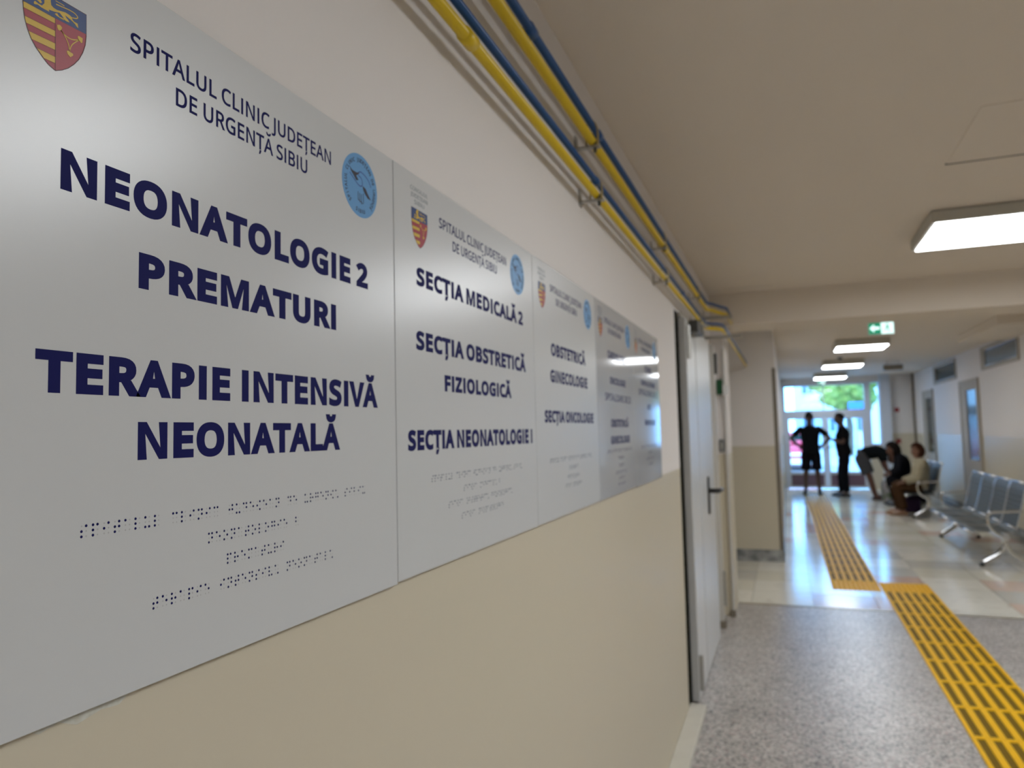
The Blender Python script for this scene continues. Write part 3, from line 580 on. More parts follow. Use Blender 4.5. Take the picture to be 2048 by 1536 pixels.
# ================================================================== STEEL DOOR
d = fin('door_1', B((-.05, -.002, 4.03, 4.168, 0, 2.165)), M_gap); tag(d, 'dark door opening gap', kind='structure')  # recessed slab coloured as the shadow gap beside the leaf
del d['label']
fin('door_leaf', B((.0, .042, 4.17, 5.50, .008, 2.135)), M_door, d, bevel=.003)
fin('door_seam', B((.042, .0445, 4.60, 4.612, .02, 2.12)), M_door, d)
fin('door_frame', B((-.04, .03, 5.505, 5.56, 0, 2.165), (-.04, .02, 4.168, 5.505, 2.14, 2.165)), M_jamb, d)
h = fin('door_handle', B((.042, .052, 5.01, 5.07, .93, 1.18)), M_blackp, d, bevel=.003)
fin('lever', tube(bend([(.048, 5.04, 1.085), (.095, 5.04, 1.085), (.112, 5.05, 1.085), (.116, 5.19, 1.083)], 3), .017, 10), M_blackp, h)
for y, z in ((4.17, .06), (4.17, 1.90)):
    hg = fin('hinge', tube([(.05, y+.03, z), (.05, y+.03, z+.19)], .014, 10), M_steel, d)
    fin('hinge_plate', B((.042, .048, y+.03, y+.11, z+.02, z+.17)), M_dark if z > 1 else M_steel, hg)
c = fin('door_closer', B((.045, .10, 4.30, 4.58, 2.065, 2.135)), M_dark, d, bevel=.006)
fin('closer_arm', tube([(.08, 4.5, 2.14), (.11, 4.72, 2.15), (.03, 4.86, 2.155)], .007, 8), M_steel, c)
# second jamb post and floor feet
e = empty('door_post', (.03, 5.80, 0), 'cream steel post with hinge between the door and the pilaster', 'post')
fin('post', B((0, .05, 5.775, 5.84, 0, 2.15)), M_jamb, e, bevel=.003)
fin('post_hinge', tube([(.06, 5.79, .16), (.06, 5.79, .42)], .014, 10), M_steel, e)
fin('post_hinge', tube([(.06, 5.79, 1.92), (.06, 5.79, 2.08)], .014, 10), M_dark, e)
fin('post_foot', B((0, .062, 5.75, 5.86, 0, .05)), M_brown, e)
e = empty('conduit', (.09, 6.12, 0), 'pale cable conduit running up the pilaster edge with a dark foot', 'conduit')
fin('conduit_run', B((.083, .1, 6.128, 6.15, .05, 2.15)), M_jamb, e); fin('conduit_foot', B((.075, .11, 6.11, 6.15, 0, .05)), M_brown, e)
e = empty('side_exit_plate', (.06, 6.1, 1.85), 'small dark green exit plate mounted edge-on on the pilaster', 'sign')
fin('green_plate', B((.035, .083, 6.10, 6.125, 1.775, 1.895)), M_greenp, e); fin('white_plate', B((.084, .125, 6.09, 6.124, 1.765, 1.85)), M_white, e); fin('plate_arm', B((.03, .08, 6.125, 6.15, 1.83, 1.85)), M_white, e)
e = empty('wall_switch', (.06, 6.15, 1.36), 'grey wall switch at the dado line of the pilaster', 'switch')
fin('switch_box', B((.035, .075, 6.125, 6.15, 1.31, 1.41)), mat('grey_plastic', (.16, .17, .17), .5), e, bevel=.004); fin('rocker', B((.045, .065, 6.12, 6.126, 1.335, 1.385)), M_steel, e)
# ================================================================== TACTILE STRIP
TT = .41
bm = bmesh.new()
B((-TT/2+.001, TT/2-.001, -TT/2+.001, TT/2-.001, 0, .0025), bm=bm)
for i in range(7):
    xc = -TT/2+.0065+i*.0662
    a, b_ = max(xc-.0155, -TT/2+.001), min(xc+.0155, TT/2-.001)
    B((a, b_, -TT/2+.001, TT/2-.001, .0025, .006), bm=bm)
B((-TT/2+.001, TT/2-.001, -TT/2+.001, -TT/2+.018, .0025, .0058), bm=bm)
B((-TT/2+.001, TT/2-.001, TT/2-.018, TT/2-.001, .0025, .0058), bm=bm)
bmesh.ops.recalc_face_normals(bm, faces=bm.faces)
tact_me = bpy.data.meshes.new('tactile_tile'); bm.to_mesh(tact_me); bm.free(); tact_me.materials.append(M_yt)
bm = B((-.0168, .0168, -.186, .186, .0025, .0034)); bmesh.ops.recalc_face_normals(bm, faces=bm.faces)
ins_me = bpy.data.meshes.new('groove_insert'); bm.to_mesh(ins_me); bm.free(); ins_me.materials.append(M_yg)
# studded tile for the corner row
bm = bmesh.new(); B((-TT/2+.001, TT/2-.001, -TT/2+.001, TT/2-.001, 0, .0025), bm=bm)
for i in range(10):
    for j in range(8):
        B((-.19+i*.041, -.19+i*.041+.024, -.185+j*.05, -.185+j*.05+.026, .0025, .006), bm=bm)
bmesh.ops.recalc_face_normals(bm, faces=bm.faces)
stud_me = bpy.data.meshes.new('studded_tile'); bm.to_mesh(stud_me); bm.free(); stud_me.materials.append(M_yt)
tp = empty('tactile_strip', (1.5, 7.4, 0), 'yellow ribbed tactile guide strip on the floor, stepping sideways once', 'tactile paving')
def ttile(x, y, stud=False):
    o = bpy.data.objects.new('studded_tile' if stud else 'tactile_tile', stud_me if stud else tact_me); COL.objects.link(o); o.parent = tp; o.location = V((x, y, .0002))-tp.location
    if not stud:
        for i in range(6):
            q = bpy.data.objects.new('groove_insert', ins_me); COL.objects.link(q); q.parent = o; q.location = (-TT/2+.0396+i*.0662, 0, 0)
Y0 = 7.375
for k in range(14): ttile(1.508, Y0-TT*(k+.5))
ttile(1.508, Y0+TT/2, True); ttile(1.087, Y0+TT/2, True)
for k in range(1, 24): ttile(1.087, Y0+TT*(k+.5))

# ================================================================== ENTRANCE
d = struct('door_2', B((.49, .55, EY, EY+.08, 0, 2.52), (2.30, 2.385, EY, EY+.08, 0, 2.52), (.55, 2.30, EY, EY+.08, 2.46, 2.52), (.55, 2.30, EY, EY+.08, 1.74, 1.88), (1.40, 1.425, EY+.02, EY+.06, 1.88, 2.46)), M_pvc)
for x0, x1, hx in ((.55, 1.425, 1.38), (1.43, 2.30, 1.47)):
    lf = fin('door_leaf', B((x0, x0+.07, EY+.01, EY+.06, .02, 1.74), (x1-.07, x1, EY+.01, EY+.06, .02, 1.74), (x0+.07, x1-.07, EY+.01, EY+.06, 1.67, 1.74), (x0+.07, x1-.07, EY+.01, EY+.06, .34, .41), (x0+.07, x1-.07, EY+.01, EY+.06, .02, .07)), M_pvc, d)
    fin('glass_pane', B((x0+.07, x1-.07, EY+.03, EY+.036, .41, 1.67)), M_glass, lf)
    fin('lower_panel', B((x0+.07, x1-.07, EY+.025, EY+.045, .07, .34)), M_mauve, lf)
    fin('handle', B((hx-.012, hx+.012, EY-.03, EY+.01, .98, 1.00), (hx-.05, hx+.05, EY-.045, EY-.03, .978, 1.002)), M_chrome, lf)
for x0, x1 in ((.55, 1.40), (1.425, 2.30)): fin('transom_pane', B((x0, x1, EY+.035, EY+.041, 1.88, 2.46)), M_glass, d)
w_ = struct('window_1', B((2.385, 2.43, EY, EY+.08, 1.02, 2.52), (2.60, 2.62, EY, EY+.08, 1.02, 2.52), (2.43, 2.60, EY, EY+.08, 1.02, 1.06), (2.43, 2.60, EY, EY+.08, 2.48, 2.52)), M_pvc)
fin('glass_pane', B((2.43, 2.60, EY+.035, EY+.041, 1.06, 2.48)), M_glass, w_)
for z, lb in ((1.83, 'upper red call point on the white wall right of the entrance'), (1.11, 'lower red call point on the white wall right of the entrance')):
    e = empty('call_point', (2.97, EY, z), lb, 'alarm button')
    fin('call_plate', B((2.92, 3.02, EY-.015, EY, z-.05, z+.05)), M_redp, e); fin('call_button', tube([(2.97, EY-.015, z), (2.97, EY-.025, z)], .018, 12), M_blackp, e)
struct('trim_6', B((3.30, 3.35, EY-.05, EY, 0, CZ2)), M_brown)

# right wall: two glazed doors, two high windows
def side_door(n, y0, y1, gy0, gy1, top):
    f = struct('door_%d' % n, B((FX-.03, FX, y0, y0+.07, 0, top), (FX-.03, FX, y1-.07, y1, 0, top), (FX-.03, FX, y0+.07, y1-.07, top-.07, top)), M_djamb)
    lf = fin('door_leaf', B((FX-.02, FX, y0+.07, gy0, .01, top-.07), (FX-.02, FX, gy1, y1-.07, .01, top-.07), (FX-.02, FX, gy0, gy1, 2.02, top-.07), (FX-.02, FX, gy0, gy1, .01, .90)), M_djamb, f)
    fin('glass_pane', B((FX-.008, FX-.003, gy0, gy1, .90, 2.02)), M_dglass, lf)
    fin('handle', tube([(FX-.02, y0+.10, 1.03), (FX-.06, y0+.10, 1.03), (FX-.06, y0+.22, 1.03)], .009, 8), M_chrome, lf)
side_door(3, 12.93, 14.2, 13.10, 13.75, 2.19)
side_door(4, 16.6, 17.75, 16.75, 17.4, 2.19)
for n, y0, y1, z0, z1 in ((2, 10.83, 12.44, 2.315, 2.57), (3, 14.45, 16.2, 2.30, 2.58)):
    f = struct('window_%d' % n, B((FX-.02, FX, y0-.05, y0, z0-.04, z1+.04), (FX-.02, FX, y1, y1+.22, z0-.04, z1+.04), (FX-.02, FX, y0, y1, z0-.04, z0), (FX-.02, FX, y0, y1, z1, z1+.04)), M_djamb)
    fin('glass_pane', B((FX-.006, FX-.002, y0, y1, z0, z1)), mat('grey_pane', (.09, .11, .12), .2) if n == 2 else M_dglass, f)
    fin('metal_bead', B((FX-.026, FX-.02, y0, y1, z1-.02, z1), (FX-.026, FX-.02, y0, y1, z0, z0+.015)), M_chrome, f)

# ================================================================== BENCHES
def make_bench(y0, label):
    """4 seats, runs y0 .. y0+2.4, faces -x"""
    e = empty('steel_bench', (2.62, y0+1.2, 0), label, 'bench', 'perforated steel benches along the right wall')
    W = .585
    fin('beam', B((2.58, 2.64, y0+.02, y0+2.38, .285, .335)), M_chrome, e, bevel=.004)
    for k in range(4):
        a = y0+.03+k*W; b_ = a+W-.03
        prof = bend([(2.31, 0, .345), (2.33, 0, .372), (2.42, 0, .368), (2.56, 0, .362), (2.66, 0, .372), (2.70, 0, .400)], 3)
        bm = bmesh.new(); R0 = [bm.verts.new((p.x, a, p.z)) for p in prof]; R1 = [bm.verts.new((p.x, b_, p.z)) for p in prof]
        for i in range(len(prof)-1): bm.faces.new((R0[i], R0[i+1], R1[i+1], R1[i]))
        s = fin('seat', bm, M_perf, e, smooth=True)
        fin('seat_rim', tube([(2.305, a, .352), (2.305, b_, .352)], .014, 8), M_chrome, s, smooth=True)
        fin('seat_side_rim', tube([(2.31, b_, .35)]+[(p.x, b_, p.z) for p in prof[2::3]], .006, 6), M_chrome, s)
        prof = bend([(2.705, 0, .405), (2.735, 0, .50), (2.775, 0, .66), (2.80, 0, .78), (2.83, 0, .85)], 3)
        bm = bmesh.new(); R0 = [bm.verts.new((p.x, a, p.z)) for p in prof]; R1 = [bm.verts.new((p.x, b_, p.z)) for p in prof]
        for i in range(len(prof)-1): bm.faces.new((R0[i], R0[i+1], R1[i+1], R1[i]))
        s = fin('backrest', bm, M_perf, e, smooth=True)
        fin('back_rim', tube([(2.832, a, .856), (2.832, b_, .856)], .013, 8), M_chrome, s, smooth=True)
        fin('back_rim', tube([(2.703, a, .405), (2.703, b_, .405)], .010, 8), M_chrome, s, smooth=True)
        for yy in (a, b_): fin('back_side_rim', tube([(p.x, yy, p.z) for p in prof[::3]], .006, 6), M_chrome, s)
    for yy in (y0+.13, y0+2.27):
        bm = tube(bend([(2.61, yy, .30), (2.62, yy, .22), (2.58, yy, .15), (2.50, yy, .09), (2.41, yy, .035)], 4), [.028]*17, 8)
        lg = fin('leg', bm, M_chrome, e, smooth=True)
        fin('foot_pad', tube([(2.405, yy, 0), (2.405, yy, .03)], .026, 10), M_blackp, lg)
        lg = fin('leg', tube(bend([(2.62, yy, .24), (2.66, yy, .15), (2.74, yy, .08), (2.82, yy, .035)], 4), .028, 8), M_chrome, e, smooth=True)
        fin('foot_pad', tube([(2.825, yy, 0), (2.825, yy, .03)], .026, 10), M_blackp, lg)
    for yy in (y0, y0+2.4):
        ar = fin('armrest', tube(bend([(2.60, yy, .31), (2.50, yy, .37), (2.455, yy, .46), (2.46, yy, .54), (2.50, yy, .567), (2.60, yy, .575), (2.76, yy, .585)], 4), .013, 8), M_chrome, e, smooth=True)
        fin('arm_cap', ball((2.475, yy, .562), .022), M_chrome, ar, smooth=True)
    return e
b1 = make_bench(8.8, 'empty four-seat perforated steel bench at the right edge of the picture')
def dup_tree(o): return dup(o)
b2 = dup(b1); b2.location.y = 13.1+1.2; b2['label'] = 'far steel bench with a seated person in a cream jacket'

# ================================================================== PEOPLE
def skin(chain, edges, sub=2, root=0):
    me = bpy.data.meshes.new('s'); me.from_pydata([c[0] for c in chain], edges, []); 
    o = bpy.data.objects.new('s', me); COL.objects.link(o)
    md = o.modifiers.new('a', 'SKIN'); md.use_smooth_shade = True; md.branch_smoothing = .4
    if not me.skin_vertices:
        bpy.context.view_layer.objects.active = o
    for i, c in enumerate(chain):
        r = c[1]; me.skin_vertices[0].data[i].radius = r if isinstance(r, tuple) else (r, r)
        me.skin_vertices[0].data[i].use_root = (i == root)
    m2 = o.modifiers.new('b', 'SUBSURF'); m2.levels = sub; m2.render_levels = sub
    dg = bpy.context.evaluated_depsgraph_get(); dg.update()
    r = bpy.data.meshes.new_from_object(o.evaluated_get(dg)); bpy.data.objects.remove(o)
    return r
def head_bm(bm, c, R, hs=1.06):
    """c centre, R rotation matrix; local: +y face, +z up"""
    g = bmesh.ops.create_icosphere(bm, subdivisions=3, radius=1)
    for v in g['verts']:
        x, y, z = v.co
        jaw = 1-.32*max(0, -z)**1.3
        p = V((x*.076*jaw, y*.096*(1-.12*max(0, -z)), z*.122))
        if y > .6 and abs(x) < .28 and -.35 < z < .15: p.y += .018*(1-abs(x)/.28)*(1-abs(z+.15)/.4)   # nose
        if y > .7 and abs(x) < .4 and -.62 < z < -.45: p.y += .005
        if y > .5 and .02 < z < .2 and .2 < abs(x) < .55: p.y -= .008
        v.co = V(c)+R @ (p*hs)
    for s in (-1, 1): 
        q = R @ V((s*.078*hs, -.005, -.01)); b0 = len(bm.verts)
        g = bmesh.ops.create_icosphere(bm, subdivisions=2, radius=1)
        for v in g['verts']: v.co = V(c)+q+R @ V((v.co.x*.010, v.co.y*.018, v.co.z*.030))
def hand_bm(bm, wrist, d, n, curl=.5, s=1.0, side=1):
    """wrist point, d = direction of the hand, n = palm normal (fingers curl towards n)"""
    d = V(d).normalized(); n = V(n); n = (n-d*n.dot(d)).normalized(); w_ = d.cross(n)*side
    W = V(wrist)
    g = bmesh.ops.create_icosphere(bm, subdivisions=2, radius=1)
    for v in g['verts']: v.co = W+d*(.045*s)+d*v.co.x*.052*s+w_*v.co.y*.040*s+n*v.co.z*.016*s
    for k, (o, L) in enumerate(((-.030, .066), (-.010, .078), (.011, .074), (.030, .058))):
        p = W+d*.082*s+w_*o*s; pts = [p-d*.02*s, p]; a = 0
        for j in range(3):
            a += curl*(.6, .8, .6)[j]; p = p+(d*math.cos(a)+n*math.sin(a))*L*s*(.45, .32, .23)[j]; pts.append(p)
        tube(pts, [.010*s, .0095*s, .009*s, .0085*s, .006*s], 6, bm)
    p = W+d*.022*s-w_*.032*s
    tube([p, p-w_*.022*s+d*.022*s+n*.008*s, p-w_*.030*s+d*.045*s+n*.02*s, p-w_*.024*s+d*.064*s+n*.03*s], [.013*s, .012*s, .010*s, .007*s], 6, bm)
def RotTo(face, upv=(0, 0, 1)):
    f = V(face).normalized(); u = V(upv); u = (u-f*u.dot(f)).normalized(); r = f.cross(u)
    return Matrix((r, f, u)).transposed()
M_skin = mat('skin', (.24, .12, .08), .6); M_skind = mat('skin_brown', (.12, .05, .03), .6)
M_skins = mat('skin_backlit', (.10, .055, .04), .6)  # darker copy of skin: backlit shade put into the colour
def cloth(name, c, s=120): return mat(name, c, .95, spec=.08, bump=(s, .25), noise=(14, .6, tuple(.8*q for q in c)))
M_hair = mat('dark_hair', (.010, .007, .006), .9, spec=.1, bump=(150, .5)); M_hairb = mat('brown_hair', (.06, .024, .014), .9, spec=.1, bump=(150, .5)); M_hairg = mat('cropped_hair', (.02, .016, .014), .9, spec=.1)
M_eye = mat('eye', (.5, .5, .48), .2); M_iris = mat('iris', (.03, .02, .015), .2)
def person(label, J, face, hu=(0, 0, 1), skin_m=None, clothes=(), hair=None, hands=(), shoes=None, loc=None, extra=None, hs=1.06):
    """J: joint name -> (pos, radius)"""
    sm = skin_m or M_skin
    e = empty('person', loc or (J['pelvis'][0][0], J['pelvis'][0][1], 0), label, 'person')
    names = ['pelvis', 'waist', 'chest', 'neckb', 'neck', 'shl', 'ell', 'wrl', 'shr', 'elr', 'wrr', 'hil', 'knl', 'anl', 'tol', 'hir', 'knr', 'anr', 'tor']
    E_ = [('pelvis', 'waist'), ('waist', 'chest'), ('chest', 'neckb'), ('neckb', 'neck'), ('chest', 'shl'), ('shl', 'ell'), ('ell', 'wrl'), ('chest', 'shr'), ('shr', 'elr'), ('elr', 'wrr'),
          ('pelvis', 'hil'), ('hil', 'knl'), ('knl', 'anl'), ('anl', 'tol'), ('pelvis', 'hir'), ('hir', 'knr'), ('knr', 'anr'), ('anr', 'tor')]
    idx = {n: i for i, n in enumerate(names)}
    slim = dict(pelvis=.085, waist=.08, chest=.085, hil=.07, hir=.07, shl=.05, shr=.05)
    me = skin([(J[n][0], slim.get(n, J[n][1])) for n in names], [(idx[a], idx[b]) for a, b in E_])
    bm = bmesh.new(); bm.from_mesh(me)
    hc = V(J['head'][0]); R = RotTo(face, hu); head_bm(bm, hc, R, hs)
    tube([V(J['neckb'][0]), V(J['neck'][0]), hc-R @ V((0, .01, .03))], [.066, .060, .056], 10, bm)
    for w_, dd, n, cu, sd in hands: hand_bm(bm, w_, dd, n, cu, 1.0, sd)
    fin('body', bm, sm, e, smooth=True)
    for s in (-1, 1):
        ey = fin('eye', ball(hc+R @ V((s*.030*hs, .078*hs, .010)), .011), M_eye, e, smooth=True)
        fin('iris', ball(hc+R @ V((s*.030*hs, .087*hs, .010)), .005), M_iris, ey)
    if hair:
        hm, kind = hair; bm = bmesh.new(); g = bmesh.ops.create_icosphere(bm, subdivisions=3, radius=1); kill = []
        for v in g['verts']:
            x, y, z = v.co; vol = 1.10 if kind == 'short' else 1.28
            if (y > .30 and z < .55-.1*y) or (z < (-.25 if kind == 'short' else -.75)) or (abs(x) > .75 and y > .05 and z < .1 and kind == 'short'): kill.append(v)
            rr = 1+.03*math.sin(17*x+3)*math.sin(13*y)*math.cos(11*z)
            v.co = hc+R @ (V((x*.078*vol, (y*.098-.006)*vol, z*.124*vol*.99+.004))*rr*hs)
        bmesh.ops.delete(bm, geom=kill, context='VERTS')
        fin('hair', bm, hm, e, smooth=True)
    side = (V(J['shr'][0])-V(J['shl'][0])).normalized()
    def loft(bm, rings, n=20):
        """rings: (centre, axis, half width, half depth)"""
        rr = []
        for c, ax, hw, hd in rings:
            ax = V(ax).normalized(); sd = (side-ax*side.dot(ax)).normalized(); fr = ax.cross(sd); ring = []
            for k in range(n):
                t = 2*PI*k/n; cx, sx = math.cos(t), math.sin(t)
                ring.append(bm.verts.new(V(c)+sd*hw*math.copysign(abs(cx)**.85, cx)+fr*hd*math.copysign(abs(sx)**.85, sx)))
            rr.append(ring)
        for i in range(len(rr)-1):
            for k in range(n): bm.faces.new((rr[i][k], rr[i][(k+1) % n], rr[i+1][(k+1) % n], rr[i+1][k]))
        bm.faces.new(rr[0][::-1]); bm.faces.new(rr[-1])
    P_ = lambda n_: V(J[n_][0])
    for nm, m_, spec in clothes:
        bm = bmesh.new(); k = spec.get('k', 1)
        if spec['kind'] == 'top':
            a, b_, c_, d_ = P_('pelvis'), P_('waist'), P_('chest'), P_('neckb'); hem = a+(a-b_).normalized()*spec.get('hem', .05)
            ax0, ax1, ax2 = (b_-a), (c_-a), (d_-c_); shm = (P_('shl')+P_('shr'))/2; w_s = (P_('shr')-P_('shl')).length/2
            loft(bm, [(hem, ax0, .185*k, .145*k), (a, ax0, .180*k, .140*k), (b_, ax1, .172*k, .135*k), (b_.lerp(c_, .5), ax1, .180*k, .135*k), (c_, ax1, .195*k, .138*k), (c_.lerp(shm, .75), ax2, w_s+.02, .118*k), (shm.lerp(d_, .35), ax2, w_s*.93, .095), (d_.lerp(shm, .2), ax2, .125, .085), (d_+(d_-shm).normalized()*.02, ax2, .072, .066)])
            for q in 'lr':
                sh, el, wr = P_('sh'+q), P_('el'+q), P_('wr'+q); ins = sh.lerp(shm, .22)
                if spec.get('long'): tube(bend([ins, sh, sh.lerp(el, .55), el, el.lerp(wr, .5), el.lerp(wr, .93)], 3), [.060]*3+[.068]*3+[.064]*3+[.058]*3+[.052]*3+[.046], 12, bm)
                else: tube(bend([ins, sh, sh.lerp(el, .35), sh.lerp(el, .68)], 3), [.058]*3+[.063]*3+[.066]*3+[.064], 12, bm)
        else:
            w0 = P_('waist').lerp(P_('pelvis'), .45); ax0 = P_('waist')-P_('pelvis'); hm_ = (P_('hil')+P_('hir'))/2
            loft(bm, [(hm_.lerp(P_('pelvis'), -.35), ax0, .170*k, .125*k), (hm_, ax0, .188*k, .145*k), (P_('pelvis'), ax0, .180*k, .140*k), (w0, ax0, .165*k, .130*k)])
            for q in 'lr':
                hi, kn, an = P_('hi'+q), P_('kn'+q), P_('an'+q)
                if spec.get('long'): tube(bend([hi.lerp(P_('pelvis'), .4), hi, hi.lerp(kn, .55), kn, kn.lerp(an, .5), kn.lerp(an, .96)], 3), [.105*k]*3+[.104*k]*3+[.088*k]*3+[.077]*3+[.068]*3+[.062], 14, bm)
                else: tube(bend([hi.lerp(P_('pelvis'), .4), hi, hi.lerp(kn, .45), hi.lerp(kn, spec.get('len', .85))], 3), [.105*k]*3+[.106*k]*3+[.104*k]*3+[.104*k], 14, bm)
        fin(nm, bm, m_, e, smooth=True)
    if shoes:
        for a, t in (('anl', 'tol'), ('anr', 'tor')):
            A, T_ = V(J[a][0]), V(J[t][0]); dr = (T_-A); dr.z = 0; dr.normalize(); A = A.copy(); bm = bmesh.new()
            g = bmesh.ops.create_icosphere(bm, subdivisions=3, radius=1); sd = V((-dr.y, dr.x, 0)); cc = V((A.x, A.y, 0))+dr*.075
            for v in g['verts']:
                x, y, z = v.co; hh = .058 if x < .1 else .058-.022*x
                v.co = cc+dr*x*.145+sd*y*(.048 if x > 0 else .042)+V((0, 0, max(z, -.55)*hh+.55*hh))
            fin('shoe', bm, shoes, e, smooth=True)
    return e
# 1 standing, hands on hips
X, Y = 1.03, 17.2
J = dict(pelvis=((X, Y, .96), .125), waist=((X, Y, 1.10), .115), chest=((X, Y, 1.33), .135), neckb=((X, Y, 1.49), .06), neck=((X, Y, 1.56), .052), head=((X, Y+.01, 1.675), 0),
    shl=((X-.185, Y, 1.43), .062), ell=((X-.40, Y-.04, 1.235), .045), wrl=((X-.235, Y+.02, 1.06), .032), shr=((X+.185, Y, 1.43), .062), elr=((X+.40, Y-.04, 1.235), .045), wrr=((X+.235, Y+.02, 1.06), .032),
    hil=((X-.095, Y, .88), .09), knl=((X-.115, Y+.01, .49), .058), anl=((X-.14, Y-.02, .09), .040), tol=((X-.16, Y+.13, .03), .03), hir=((X+.095, Y, .88), .09), knr=((X+.115, Y+.01, .49), .058), anr=((X+.14, Y-.02, .09), .040), tor=((X+.17, Y+.13, .03), .03))
p1 = person('person standing at the glass doors with hands on hips, dark T-shirt and shorts', J, (0, 1, -.05), skin_m=M_skins, hands=(((X-.235, Y+.02, 1.06), (1, .4, -.45), (.3, -1, 0), .35, -1), ((X+.235, Y+.02, 1.06), (-1, .4, -.45), (-.3, -1, 0), .35, 1)),
    clothes=(('t_shirt', cloth('black_cotton', (.010, .011, .014)), dict(kind='top', hem=.08, k=1.02)), ('shorts', cloth('dark_shorts', (.010, .010, .015)), dict(kind='legs', len=.86))), hair=(M_hairg, 'short'), shoes=M_blackp, loc=(X, Y, 0))
p1.location.z = .0075
# 2 standing in profile, facing left
X, Y = 1.66, 16.95
J = dict(pelvis=((X+.02, Y, .95), .125), waist=((X-.01, Y, 1.10), .125), chest=((X+.01, Y, 1.31), .135), neckb=((X+.0, Y, 1.46), .06), neck=((X-.02, Y, 1.53), .052), head=((X-.045, Y, 1.635), 0),
    shl=((X+.02, Y-.18, 1.40), .062), ell=((X+.0, Y-.23, 1.13), .047), wrl=((X-.20, Y-.16, 1.20), .033), shr=((X+.02, Y+.18, 1.40), .062), elr=((X-.02, Y+.23, 1.13), .047), wrr=((X-.20, Y+.10, 1.22), .033),
    hil=((X+.02, Y-.095, .88), .092), knl=((X-.0, Y-.10, .49), .06), anl=((X+.03, Y-.11, .09), .042), tol=((X-.12, Y-.12, .03), .03), hir=((X+.02, Y+.095, .88), .092), knr=((X-.05, Y+.10, .49), .06), anr=((X-.06, Y+.11, .09), .042), tor=((X-.2, Y+.12, .03), .03))
person('person in profile by the doors, dark shirt and dark trousers, holding forearms out', J, (-1, .05, -.06), skin_m=M_skins, hands=(((X-.20, Y-.16, 1.20), (-1, .25, .15), (0, .3, 1), .5, 1), ((X-.20, Y+.10, 1.22), (-1, -.25, .15), (0, -.3, 1), .5, -1)),
    clothes=(('shirt', cloth('dark_shirt', (.010, .010, .012)), dict(kind='top', hem=.06, k=1.05)), ('trousers', cloth('dark_trousers', (.008, .009, .013)), dict(kind='legs', long=1))), hair=(M_hairg, 'short'), shoes=M_blackp, loc=(X, Y, 0))
# 3 bending forward to the right
X, Y = 2.0, 16.3
J = dict(pelvis=((X-.04, Y, .86), .13), waist=((X+.06, Y, .93), .125), chest=((X+.27, Y, .965), .135), neckb=((X+.42, Y, .93), .06), neck=((X+.47, Y, .90), .052), head=((X+.54, Y, .83), 0),
    shl=((X+.33, Y-.18, .93), .06), ell=((X+.35, Y-.20, .70), .044), wrl=((X+.42, Y-.17, .50), .031), shr=((X+.33, Y+.18, .93), .06), elr=((X+.35, Y+.2, .70), .044), wrr=((X+.44, Y+.17, .52), .031),
    hil=((X-.04, Y-.095, .80), .1), knl=((X+.07, Y-.10, .46), .062), anl=((X+.15, Y-.11, .08), .04), tol=((X+.29, Y-.12, .03), .03), hir=((X-.04, Y+.095, .80), .1), knr=((X+.09, Y+.10, .46), .062), anr=((X+.19, Y+.11, .08), .04), tor=((X+.33, Y+.12, .03), .03))
person('person bending over the luggage, black top and loose grey shorts, bare legs', J, (.75, 0, -.65), (.6, 0, .8), skin_m=M_skind, hands=(((X+.42, Y-.17, .50), (.3, .1, -1), (0, 1, 0), .6, 1), ((X+.44, Y+.17, .52), (.3, -.1, -1), (0, -1, 0), .6, -1)),
    clothes=(('top', cloth('black_top', (.008, .010, .012)), dict(kind='top', hem=0)), ('shorts', cloth('grey_shorts', (.07, .07, .075)), dict(kind='legs', len=.78, k=1.18))), hair=(M_hair, 'short'), shoes=mat('brown_shoe', (.05, .02, .015), .5), loc=(X+.1, Y, 0))
# 4 seated, dark clothes, far end of the bench
X, Y = 2.58, 15.2
J = dict(pelvis=((X, Y, .49), .12), waist=((X-.01, Y, .60), .12), chest=((X-.06, Y, .80), .13), neckb=((X-.11, Y, .93), .06), neck=((X-.14, Y, .97), .05), head=((X-.19, Y, 1.02), 0),
    shl=((X-.07, Y-.18, .87), .06), ell=((X-.13, Y-.24, .64), .045), wrl=((X-.24, Y-.13, .60), .031), shr=((X-.07, Y+.18, .87), .06), elr=((X-.13, Y+.24, .64), .045), wrr=((X-.24, Y+.13, .60), .031),
    hil=((X-.05, Y-.1, .47), .09), knl=((X-.25, Y-.13, .48), .062), anl=((X-.14, Y-.13, .09), .04), tol=((X-.27, Y-.14, .03), .03), hir=((X-.05, Y+.1, .47), .09), knr=((X-.25, Y+.13, .48), .062), anr=((X-.16, Y+.13, .09), .04), tor=((X-.29, Y+.14, .03), .03))
person('person seated at the far bench end, leaning forward, black hair and black clothes', J, (-1, .1, -.35), (-.2, 0, 1), skin_m=M_skind, hands=(((X-.24, Y-.13, .60), (-1, .5, -.3), (0, 0, -1), .5, 1), ((X-.24, Y+.13, .60), (-1, -.5, -.3), (0, 0, -1), .5, -1)),
    clothes=(('jacket', cloth('black_jacket', (.007, .007, .010)), dict(kind='top', long=1)), ('trousers', cloth('black_trousers', (.007, .007, .010)), dict(kind='legs', long=1, k=.95))), hair=(M_hair, 'long'), shoes=M_blackp, loc=(X, Y, 0))
